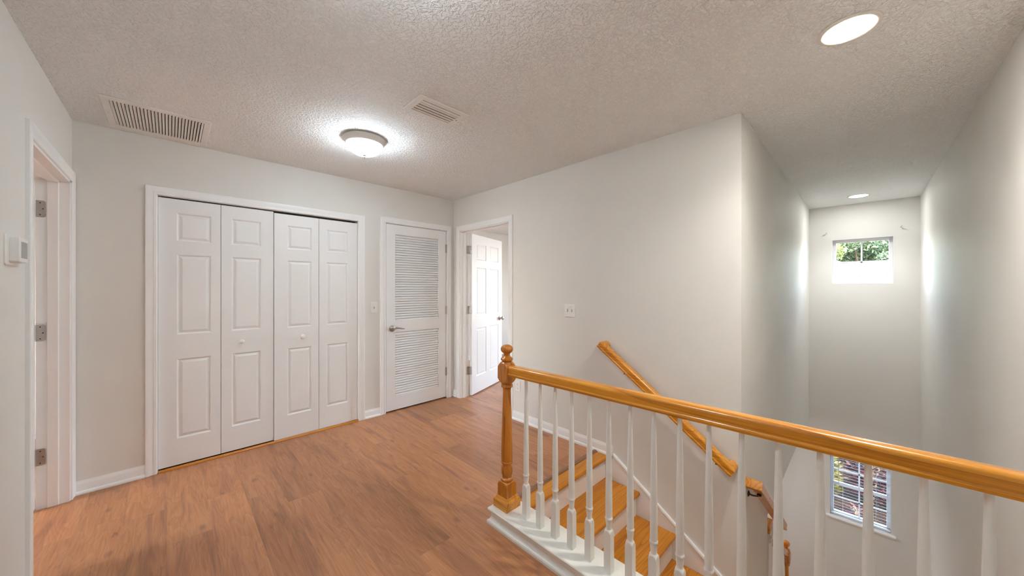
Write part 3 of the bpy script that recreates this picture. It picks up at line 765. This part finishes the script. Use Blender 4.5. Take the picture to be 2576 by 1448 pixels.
# ------------------------------------------------------------------ ceiling things
def grille(name, label, x0, x1, y0, y1, ix0, ix1, iy0, iy1, n, along, tilt, sw=0.011, back='duct_shade'):
    t = thing(name, label, 'vent', ((x0+x1)/2, (y0+y1)/2, HC))
    z0 = HC-0.006
    mb = MB()
    prof = [(0.0, 0.0), (0.0, -0.003), (0.004, -0.007), (1.0, -0.007)]
    o = [(x0,y0),(x1,y0),(x1,y1),(x0,y1)]; i = [(ix0,iy0),(ix1,iy0),(ix1,iy1),(ix0,iy1)]
    def ring(f, z, pad=0):
        return [(ox+(jx-ox)*f, oy+(jy-oy)*f, HC+z) for (ox,oy),(jx,jy) in zip(o, i)]
    mb.loops([ring(0,-0.0005), ring(0,-0.004), ring(0.12,-0.008), ring(1.0,-0.007), ring(1.0,0.012)], cap0=False, cap1=False)
    fr = obj('frame', mb, 'grille', t, smooth=25)
    mb = MB(); mb.box(ix0, ix1, iy0, iy1, HC-0.0008, HC-0.0003); obj('duct_shade', mb, back, t, smooth=0)  # flat dark sheet, the shade behind the slats put into its colour
    mb = MB()
    for k in range(n):
        if along == 'y':
            c = Vector((ix0 + (ix1-ix0)*(k+0.5)/n, (iy0+iy1)/2, HC-0.006)); a = Vector((math.cos(tilt), 0, math.sin(tilt))); nn = Vector((-math.sin(tilt), 0, math.cos(tilt)))
            mb.obox(c, a, (0,1,0), nn, sw/2, (iy1-iy0)/2, 0.0008)
        else:
            if k == 0: mb.box(ix0, ix1, iy0+0.004, iy0+0.026, HC-0.0085, HC-0.0065); continue
            c = Vector(((ix0+ix1)/2, iy0 + (iy1-iy0)*(k+0.5)/n, HC-0.006)); a = Vector((0, math.cos(tilt), math.sin(tilt))); nn = Vector((0, -math.sin(tilt), math.cos(tilt)))
            mb.obox(c, a, (1,0,0), nn, sw/2, (ix1-ix0)/2, 0.0008)
    obj('slats', mb, 'grille', t, smooth=0)
    return t
g1 = grille('return_air_grille', 'long white return air grille with many slats on the ceiling above the closet', -0.292, 0.194, 3.012, 3.535, -0.255, 0.160, 3.056, 3.484, 27, 'y', math.radians(28), sw=0.0125)
for yy in (3.27,):
    for xx in (-0.274, 0.177):
        mb = MB(); mb.lathe((xx, yy, HC-0.0072), [(0,0.004),(0.001,0.0035),(0.0015,0.001)], (0,0,-1), n=12); obj('screw', mb, 'pan', g1, smooth=40)
g2 = grille('supply_register', 'small white air register with long blades on the ceiling beyond the dome light', 1.000, 1.344, 1.748, 1.957, 1.040, 1.303, 1.785, 1.922, 5, 'x', math.radians(-14), sw=0.0145, back='shade_taupe')
mb = MB(); mb.lathe((1.318, 1.853, HC-0.0072), [(0,0.004),(0.001,0.0035),(0.0015,0.001)], (0,0,-1), n=12); obj('screw', mb, 'dark', g2, smooth=40)

def dome_light(x, y, label):
    t = thing('dome_ceiling_light', label, 'ceiling light', (x, y, HC), group='flush dome lights along the hall ceiling')
    mb = MB(); mb.lathe((x, y, HC), [(0.0005,0.134),(0.003,0.140),(0.006,0.147),(0.013,0.150),(0.017,0.147),(0.024,0.141),(0.040,0.131),(0.046,0.127),(0.048,0.122),(0.046,0.115)], (0,0,-1), n=56)
    obj('pan', mb, 'pan', t, smooth=50)
    mb = MB(); prof = [(0.044,0.119)]
    for k in range(1, 12):
        a = k/12*math.pi/2
        prof.append((0.046+0.076*math.sin(a), 0.119*math.cos(a)**0.92))
    prof.append((0.120, 0.008))
    mb.lathe((x, y, HC), prof, (0,0,-1), n=56); obj('glass_shade', mb, 'bulbglass', t, smooth=60)
    mb = MB(); mb.lathe((x, y, HC), [(0.117,0.004),(0.118,0.013),(0.122,0.0145),(0.126,0.010),(0.128,0.0055),(0.132,0.006),(0.136,0.0065),(0.140,0.004),(0.142,0.0005)], (0,0,-1), n=24)
    obj('finial', mb, 'nickel', t, smooth=50)
    return t
dome_light(1.012, 2.565, 'white glass dome ceiling light glowing between grille and register')
dome_light(0.415, 0.88, 'white glass dome ceiling light close to the camera corner of the hall')

def added_lower_lamp(x, y):
    t = thing('added_fill_lamp', 'unseen fill lamp added on the ceiling of the lower floor beside the stairs', 'ceiling light', (x, y, SOF))
    mb = MB(); mb.lathe((x, y, SOF), [(0.0005,0.165),(0.012,0.165),(0.020,0.160),(0.022,0.150)], (0,0,-1), n=40); obj('pan', mb, 'pan', t, smooth=40)
    mb = MB(); mb.lathe((x, y, SOF), [(0.018,0.150),(0.030,0.140),(0.040,0.100),(0.044,0.02)], (0,0,-1), n=40); obj('diffuser', mb, 'disc', t, smooth=60)
added_lower_lamp(4.9, 1.55)  # unseen lamp, added to brighten the lower stairwell
def downlight(x, y, label, lens='lens'):
    t = thing('recessed_downlight', label, 'ceiling light', (x, y, HC), group='recessed lights over the stairwell')
    mb = MB(); mb.lathe((x, y, HC), [(0.0003,0.100),(0.003,0.100),(0.006,0.096),(0.007,0.088),(0.005,0.081),(0.0032,0.079)], (0,0,-1), n=48)
    obj('trim_ring', mb, 'baffle', t, smooth=40)
    mb = MB(); mb.lathe((x, y, HC), [(0.0020,0.079),(0.0048,0.079),(0.0050,0.070)], (0,0,-1), n=48)
    obj('lens', mb, lens, t, smooth=40)
downlight(2.036, 0.046, 'round lit recessed light in the ceiling above the stair landing')
downlight(5.80, 0.046, 'small round recessed light near the high stairwell window', 'lens_dim')

# ------------------------------------------------------------------ wall devices
def face_plate(name, label, cat, place, a, z, w, h, toggles, outlet=False):
    """place(a, out, z) -> point on the wall"""
    t = thing(name, label, cat, place(a, 0, z))
    def blk(mb, a0, a1, t0, t1, z0, z1):
        vs = [place(aa, tt, zz) for zz in (z0, z1) for aa, tt in ((a0,t0),(a1,t0),(a1,t1),(a0,t1))]
        mb.add(vs, [(0,3,2,1),(4,5,6,7),(0,1,5,4),(1,2,6,5),(2,3,7,6),(3,0,4,7)])
    mb = MB(); blk(mb, a-w/2, a+w/2, 0.0003, 0.0065, z-h/2, z+h/2)
    obj('face_plate', mb, 'plate', t, smooth=0, bevel=0.003)
    nrm = Vector(place(0,1,0)) - Vector(place(0,0,0))
    for da in toggles:
        if not outlet:
            mb = MB(); blk(mb, a+da-0.0055, a+da+0.0055, 0.006, 0.0070, z-0.0125, z+0.0125)
            obj('toggle_slot', mb, 'lcd', t, smooth=0)
            mb = MB()
            c = Vector(place(a+da, 0.010, z+0.004)); lat = (Vector(place(1,0,0))-Vector(place(0,0,0)))
            up = (Vector((0,0,1))*0.75 + nrm*0.66).normalized(); ou = nrm*0.75 - Vector((0,0,1))*0.66
            mb.obox(c, lat, up, ou, 0.0038, 0.009, 0.0036); obj('toggle', mb, 'plate', t, smooth=0, bevel=0.001)
            for dz in (0.030, -0.030):
                mb = MB(); mb.lathe(place(a+da, 0.0064, z+dz), [(0,0.0032),(0.0008,0.003),(0.0012,0.0005)], nrm, n=12); obj('screw', mb, 'grille', t, smooth=40)
        else:
            for dz in (0.0195, -0.0195):
                mb = MB(); mb.mi = 0; mb.lathe(place(a, 0.0060, z+dz), [(0,0.0165),(0.0018,0.0165),(0.0022,0.0155),(0.0023,0.001)], nrm, n=24)
                mb.mi = 1
                for ds, hh in ((-0.0062, 0.0042), (0.0062, 0.0034)): blk(mb, a+ds-0.0012, a+ds+0.0012, 0.0082, 0.0086, z+dz+0.003-hh, z+dz+0.003+hh)
                mb.lathe(place(a, 0.0082, z+dz-0.0085), [(0,0.0024),(0.0004,0.0024)], nrm, n=10)
                obj('receptacle', mb, ['plate','dark'], t, smooth=30)
            mb = MB(); mb.lathe(place(a, 0.0064, z), [(0,0.0032),(0.0008,0.003),(0.0012,0.0005)], nrm, n=12); obj('screw', mb, 'grille', t, smooth=40)
    return t
face_plate('light_switch', 'single white toggle switch between bifold closet and louvered door', 'switch', on_north, 1.521, 1.145, 0.070, 0.117, [0.0])
face_plate('light_switch', 'double white toggle switch on the long wall above the stairs', 'switch', on_east, 1.834, 1.150, 0.116, 0.116, [0.023, -0.023])
face_plate('wall_outlet', 'white duplex outlet low on the wall beside the newel post', 'outlet', on_east, 2.480, 0.348, 0.070, 0.115, [0.0], outlet=True)

th = thing('thermostat', 'white thermostat with grey screen on the wall beside the doorway', 'thermostat', (L, 2.395, 1.495))
mb = MB()
def rrect(y0, y1, z0, z1, r, x):
    pts = []
    for cy, cz, a0 in ((y1-r, z1-r, 0), (y0+r, z1-r, 90), (y0+r, z0+r, 180), (y1-r, z0+r, 270)):
        for k in range(5):
            a = math.radians(a0+22.5*k); pts.append((x, cy+r*math.cos(a), cz+r*math.sin(a)))
    return pts
yc, zc = 2.396, 1.500
mb.loops([rrect(yc-0.085, yc+0.085, zc-0.061, zc+0.061, 0.014, L+0.0002), rrect(yc-0.085, yc+0.085, zc-0.061, zc+0.061, 0.014, L+0.004), rrect(yc-0.082, yc+0.082, zc-0.058, zc+0.058, 0.012, L+0.0065)])
obj('back_plate', mb, 'plate', th, smooth=30)
mb = MB()
mb.loops([rrect(yc-0.052, yc+0.052, zc-0.049, zc+0.050, 0.008, L+0.0065), rrect(yc-0.052, yc+0.052, zc-0.049, zc+0.050, 0.008, L+0.029), rrect(yc-0.049, yc+0.049, zc-0.046, zc+0.047, 0.006, L+0.032)])
bd = obj('body', mb, 'plate', th, smooth=30)
mb = MB(); mb.box(L+0.0318, L+0.0325, yc-0.036, yc+0.044, zc-0.031, zc+0.034); obj('screen', mb, 'lcd', bd, smooth=0)

for yk2, lab in ((0.358, 'tiny curtain rod bracket above the high window, on the side of the sloping hand rails'), (-0.312, 'tiny curtain rod bracket above the high window, on the side away from the hand rails')):
    t = thing('curtain_bracket', lab, 'bracket', (FW, yk2, 2.087), group='bare curtain rod brackets above the high window')
    mb = MB(); mb.box(FW-0.004, FW-0.0003, yk2-0.010, yk2+0.010, 2.063, 2.107); obj('mounting_plate', mb, 'plate', t, smooth=0, bevel=0.001)
    mb = MB(); mb.tube([(FW-0.003, yk2, 2.090), (FW-0.030, yk2, 2.090), (FW-0.052, yk2, 2.092), (FW-0.058, yk2, 2.104)], 0.006, 10); obj('hook', mb, 'plate', t, smooth=50)

# ------------------------------------------------------------------ windows
def window_unit(name, label, o, rows, meet=None):
    y0, y1, z0, z1 = o
    t = thing(name, label, 'window', (FW, (y0+y1)/2, z0), kind='structure')
    # painted reveal
    mb = MB(); e = 0.004
    mb.box(FW-0.001, FW+0.135, y0, y0+e, z0, z1); mb.box(FW-0.001, FW+0.135, y1-e, y1, z0, z1); mb.box(FW-0.001, FW+0.135, y0, y1, z1-e, z1); mb.box(FW-0.001, FW+0.135, y0, y1, z0, z0+e)
    obj('reveal', mb, 'vinyl', t, smooth=0)
    fx0, fx1 = FW+0.075, FW+0.125
    w = 0.034
    mb = MB(); wall_boxes(mb, 'x', fx0, fx1, y0+e, y1-e, z0+e, z1-e, [(y0+e+w, y1-e-w, z0+e+w, z1-e-w)])
    obj('window_frame', mb, 'vinyl', t, smooth=0, bevel=0.003)
    ym = (y0+y1)/2; s0, s1 = z0+e+w, z1-e-w
    mb = MB()
    mb.box(fx0+0.018, fx0+0.034, ym-0.008, ym+0.008, s0, s1)
    for fr in rows: mb.box(fx0+0.018, fx0+0.034, y0+e+w, y1-e-w, s0+(s1-s0)*fr-0.008, s0+(s1-s0)*fr+0.008)
    obj('muntins', mb, 'vinyl', t, smooth=0)
    if meet is not None:
        mb = MB(); zz = s0+(s1-s0)*meet; mb.box(fx0+0.006, fx0+0.045, y0+e+w, y1-e-w, zz-0.018, zz+0.018); obj('meeting_rail', mb, 'vinyl', t, smooth=0, bevel=0.002)
    mb = MB(); mb.box(fx0+0.024, fx0+0.028, y0+e+w-0.004, y1-e-w+0.004, s0-0.004, s1+0.004); obj('glass', mb, 'glass', t, smooth=0)
    return t
w1 = window_unit('window_1', 'small high white window with four panes at the end of the stairwell', W1, [0.48])
w2 = window_unit('window_2', 'low white sash window behind the blind at the end of the stairwell', W2, [0.25, 0.75], 0.5)
mb = MB(); mb.extrude([(0,0),(0.036,0),(0.040,0.004),(0.040,0.018),(0.036,0.022),(0,0.022)], (FW+0.001, W2[0]-0.035, W2[2]-0.020), (FW+0.001, W2[1]+0.035, W2[2]-0.020), (-1,0,0), (0,0,1))
mb.extrude([(0,0),(0.012,0),(0.018,0.012),(0.026,0.028),(0,0.028)], (FW, W2[0]-0.02, W2[2]-0.048), (FW, W2[1]+0.02, W2[2]-0.048), (-1,0,0), (0,0,1))
obj('window_sill', mb, 'trim', w2, smooth=20)

# blind
bl = thing('window_blind', 'white horizontal slat blind lowered in the low stairwell window', 'blind', (FW+0.04, 0.045, W2[3]))
by0, by1 = W2[0]+0.008, W2[1]-0.008
mb = MB(); mb.box(FW+0.014, FW+0.052, by0, by1, W2[3]-0.036, W2[3]-0.005); obj('head_rail', mb, 'blind', bl, smooth=0, bevel=0.002)
mb = MB(); zz = W2[3]-0.060
tl = math.radians(24)
while zz > W2[2]+0.055:
    pts = []
    for k in range(5):
        q = (k-2)/2; pts.append((q*0.0185, 0.0022*(1-q*q)))
    prof = pts + [(a, b-0.0012) for a, b in reversed(pts)]
    ax = Vector((-math.cos(tl), 0, math.sin(tl))); az = Vector((math.sin(tl), 0, math.cos(tl)))
    mb.loops([[Vector((FW+0.033, y, zz)) + ax*a + az*b for a, b in prof] for y in (by0+0.002, by1-0.002)])
    zz -= 0.0385
zlast = zz+0.0385
obj('slats', mb, 'blind', bl, smooth=40)
mb = MB(); mb.box(FW+0.016, FW+0.050, by0, by1, zlast-0.046, zlast-0.028); obj('bottom_rail', mb, 'blind', bl, smooth=0, bevel=0.003)
mb = MB()
for y in (W2[0]+0.13, W2[1]-0.13):
    for x in (FW+0.0145, FW+0.0515): mb.tube([(x, y, W2[3]-0.03), (x, y, zlast-0.03)], 0.0009, 6)
obj('ladder_cords', mb, 'blind', bl, smooth=40)
mb = MB(); mb.tube([(FW+0.006, W2[1]-0.088, W2[3]-0.030), (FW+0.004, W2[1]-0.088, W2[3]-0.40)], 0.0038, 10); obj('tilt_wand', mb, 'wand', bl, smooth=50)

# ------------------------------------------------------------------ outside
GZ = -3.1
mb = MB(); mb.box(FW+0.14, 70, -40, 40, GZ-0.2, GZ)
struct('ground', mb, 'soil', 'mulched ground outside below the windows', 'ground', smooth=0)
hs = thing('neighbour_house', 'house with a pale shingled roof seen through the high window', 'house', (22, -4, GZ))
mb = MB(); mb.box(17.2, 25, -16, 7.6, GZ, 1.62); obj('house_wall', mb, 'stucco', hs, smooth=0)
mb = MB()
ez, rz = 1.62, 2.50
ex0, ex1, ey0, ey1 = 16.4, 26, -17, 8.3
rx = 21.0
mb.add([(ex0,ey0,ez),(ex1,ey0,ez),(ex1,ey1,ez),(ex0,ey1,ez),(rx,ey0+4.6,rz),(rx,ey1-6.9,rz),(ex0,ey0,ez-0.16),(ex1,ey0,ez-0.16),(ex1,ey1,ez-0.16),(ex0,ey1,ez-0.16)],
       [(0,4,5,3),(1,2,5,4),(0,1,4),(2,3,5),(0,3,9,6),(3,2,8,9),(2,1,7,8),(1,0,6,7),(6,9,8,7)])
obj('roof', mb, 'shingle', hs, smooth=0)
mb = MB(); mb.box(ex0-0.10, ex0, ey0, ey1, ez-0.14, ez+0.0); obj('eave_shadow_gutter', mb, 'shade_taupe', hs, smooth=0)  # coloured dark to paint in the shadow under the eave
mb = MB(); mb.lathe((18.6, 0.9, 2.2), [(0,0.09),(0.35,0.09),(0.36,0.12),(0.42,0.12),(0.43,0.02)], (0,0,1), n=14); obj('roof_vent', mb, 'vinyl', hs, smooth=40)

def leaf_cloud(mb, c, rad, n, size, seed, squash=1.0):
    rnd = random.Random(seed); c = Vector(c)
    blobs = []
    for k in range(26):
        d = Vector((rnd.gauss(0,1), rnd.gauss(0,1), rnd.gauss(0,1))).normalized()*rnd.uniform(0.35, 0.95)
        blobs.append((c + Vector((d.x*rad, d.y*rad, d.z*rad*squash)), rad*rnd.uniform(0.18, 0.42)))
    for k in range(n):
        b, br = rnd.choice(blobs)
        d = Vector((rnd.gauss(0,1), rnd.gauss(0,1), rnd.gauss(0,1))).normalized()*(rnd.random()**0.4)
        p = b + d*br
        a = Vector((rnd.gauss(0,1), rnd.gauss(0,1), rnd.gauss(0,1)-0.3)).normalized()
        e = a.cross(Vector((rnd.gauss(0,1), rnd.gauss(0,1), rnd.gauss(0,1)))).normalized()
        s = size*rnd.uniform(0.6, 1.4)
        mb.add([p - a*s, p + e*s*0.42, p + a*s, p - e*s*0.42], [(0,1,2,3)])
def tree(loc, h, rad, n, size, mat, label, seed):
    x, y = loc
    t = thing('leafy_tree', label, 'tree', (x, y, GZ), group='trees beyond the neighbouring roof')
    mb = MB(); mb.tube([(x,y,GZ),(x+0.1,y,GZ+h*0.3),(x-0.05,y+0.1,GZ+h*0.55),(x,y,GZ+h*0.85)], [0.26,0.2,0.15,0.06], 12)
    rr = random.Random(seed)
    for k in range(7):
        a = rr.uniform(0, 6.28); z = GZ+h*rr.uniform(0.35,0.7)
        mb.tube([(x,y,z),(x+math.cos(a)*rad*0.45,y+math.sin(a)*rad*0.45,z+rad*0.3),(x+math.cos(a)*rad*0.8,y+math.sin(a)*rad*0.8,z+rad*0.65)], [0.09,0.06,0.025], 8)
    obj('trunk', mb, 'bark', t, smooth=50)
    mb = MB(); leaf_cloud(mb, (x, y, GZ+h*0.66), rad, n, size, seed, 1.05); obj('crown', mb, mat, t, smooth=0)
tree((29, -2.3), 9.0, 2.0, 15000, 0.075, 'leafB', 'blue green tree behind the roof, on the side away from the hand rails', 3)
tree((29.5, 2.6), 9.0, 2.15, 16000, 0.075, 'leafA', 'pale yellow green tree behind the roof, on the side of the hand rails', 4)
tree((36, 0.2), 12.0, 3.4, 17000, 0.12, 'leafB', 'taller tree standing behind the gap between the two others', 6)
tree((46, 1.0), 15.0, 4.6, 16000, 0.17, 'leafA', 'tallest pale tree far behind the blue green one', 9)

def shrub(loc, h, rad, n, mat, label, seed, blade=0.16):
    x, y = loc; rnd = random.Random(seed)
    t = thing('garden_shrub', label, 'shrub', (x, y, GZ), group='shrubs below the low window')
    mb = MB()
    for k in range(9):
        a = rnd.uniform(0, 6.28); q = rnd.uniform(0.2, 0.7)*rad
        mb.tube([(x, y, GZ), (x+math.cos(a)*q*0.5, y+math.sin(a)*q*0.5, GZ+h*0.5), (x+math.cos(a)*q, y+math.sin(a)*q, GZ+h*0.85)], [0.022, 0.016, 0.007], 7)
    obj('stem', mb, 'bark', t, smooth=50)
    mb = MB()
    for k in range(n):
        a = rnd.uniform(0, 6.28); rr = rad*math.sqrt(rnd.random()); zz = GZ + h*(0.12+0.88*rnd.random()*(1-0.5*(rr/rad)**2))
        p = Vector((x+math.cos(a)*rr, y+math.sin(a)*rr, zz))
        d = Vector((math.cos(a)+rnd.gauss(0,0.6), math.sin(a)+rnd.gauss(0,0.6), rnd.uniform(-0.1,0.9))).normalized()
        e = d.cross(Vector((rnd.gauss(0,1), rnd.gauss(0,1), rnd.gauss(0,1)))).normalized()
        s = blade*rnd.uniform(0.6,1.3)
        mb.add([p, p+d*s*0.45+e*s*0.20, p+d*s, p+d*s*0.45-e*s*0.20], [(0,1,2,3)])
    obj('foliage', mb, mat, t, smooth=0)
shrub((10.35, -0.12), 1.1, 0.33, 900, 'leafR', 'dark red leaved shrub on the mulch outside the low window', 21, 0.13)
shrub((9.7, -0.85), 0.95, 0.26, 600, 'leafR', 'small red shrub nearer to the house wall than the larger one', 22, 0.13)
shrub((11.45, -0.66), 1.55, 0.36, 1300, 'leafG', 'tall dark green shrub behind the red shrubs', 23, 0.13)
shrub((12.6, 0.30), 1.4, 0.44, 1200, 'leafY', 'yellow green shrub at the top of the low window view', 24, 0.13)
shrub((10.1, 0.58), 1.1, 0.20, 620, 'leafY', 'narrow yellow green shrub beside the window edge', 25, 0.12)
shrub((13.4, 1.55), 1.8, 0.50, 1300, 'leafG', 'broad green shrub farther along the garden bed', 26)
shrub((13.6, -1.2), 1.9, 0.60, 1500, 'leafG', 'broad green shrub at the back of the garden bed', 27)
shrub((9.35, 0.10), 0.28, 0.12, 160, 'leafR', 'low red seedling on the mulch under the window', 28, 0.08)

# ------------------------------------------------------------------ light
w = D.worlds.new('daylight'); SC.world = w; w.use_nodes = True
nt = w.node_tree
for n in list(nt.nodes): nt.nodes.remove(n)
out = nt.nodes.new('ShaderNodeOutputWorld'); bg = nt.nodes.new('ShaderNodeBackground'); sky = nt.nodes.new('ShaderNodeTexSky')
try:
    sky.sky_type = 'NISHITA'; sky.sun_disc = False; sky.sun_elevation = math.radians(52); sky.sun_rotation = math.radians(250)
    sky.air_density = 1.0; sky.dust_density = 2.5
except Exception: pass
bg.inputs['Strength'].default_value = 2.6
wb = MIXC(nt, 1.0, sky.outputs[0], (1.0, 0.93, 0.83), 'MULTIPLY'); nt.links.new(wb, bg.inputs[0]); nt.links.new(bg.outputs[0], out.inputs[0])

def light(name, typ, loc, energy, color=(1,1,1), rot=None, **kw):
    l = D.lights.new(name, typ); l.energy = energy; l.color = color
    for k, v in kw.items(): setattr(l, k, v)
    o = D.objects.new(name, l); COL.objects.link(o); o.location = loc
    if rot: o.rotation_euler = rot
    return o
# daylight at the windows of the two side rooms
light('bedroom_window_daylight', 'AREA', (FW+0.30, 2.5, 1.4), 30, (0.93, 0.96, 1.0), (0, math.radians(90), 0), shape='RECTANGLE', size=1.4, size_y=1.6)
light('den_window_daylight', 'AREA', (-3.65, 3.25, 1.45), 14, (0.82, 0.90, 1.0), (0, math.radians(-90), 0), shape='RECTANGLE', size=1.1, size_y=0.9)
# the lamps inside the two recessed cans
light('downlight_lamp', 'SPOT', (2.036, 0.046, HC-0.02), 38, (1.0, 0.965, 0.91), (0, 0, 0), spot_size=math.radians(142), spot_blend=1.0, shadow_soft_size=0.07)
light('downlight_lamp', 'SPOT', (5.80, 0.046, HC-0.02), 36, (0.97, 0.98, 1.0), (0, 0, 0), spot_size=math.radians(110), spot_blend=1.0, shadow_soft_size=0.07)
sun = light('sun', 'SUN', (0, 0, 10), 3.0, (1.0, 0.95, 0.86), angle=0.01)
sun.rotation_euler = Vector((0.02, 0.50, -0.86)).to_track_quat('-Z', 'Y').to_euler()

# ------------------------------------------------------------------ camera
cam = D.cameras.new('camera'); co = D.objects.new('camera', cam); COL.objects.link(co)
cam.sensor_width = 36.0; cam.lens = 872.3/2576*36.0; cam.clip_start = 0.02; cam.clip_end = 300
co.location = (0, 0, 1.349); co.rotation_euler = (math.radians(90), 0, math.radians(45.442-90))
SC.camera = co

SC.view_settings.view_transform = 'Standard'; SC.view_settings.look = 'None'
SC.view_settings.exposure = 1.22; SC.view_settings.gamma = 1.0; SC.view_settings.use_curve_mapping = False
try:
    SC.cycles.use_denoising = True; SC.cycles.denoiser = 'OPENIMAGEDENOISE'
    SC.cycles.max_bounces = 7; SC.cycles.diffuse_bounces = 5; SC.cycles.glossy_bounces = 3; SC.cycles.transmission_bounces = 4; SC.cycles.use_adaptive_sampling = True; SC.cycles.adaptive_threshold = 0.12; SC.cycles.adaptive_min_samples = 20; SC.cycles.transparent_max_bounces = 12
    SC.cycles.sample_clamp_indirect = 8.0; SC.cycles.caustics_reflective = False; SC.cycles.caustics_refractive = False
except Exception: pass
for o in ALL:
    if '_w' in o: del o['_w']
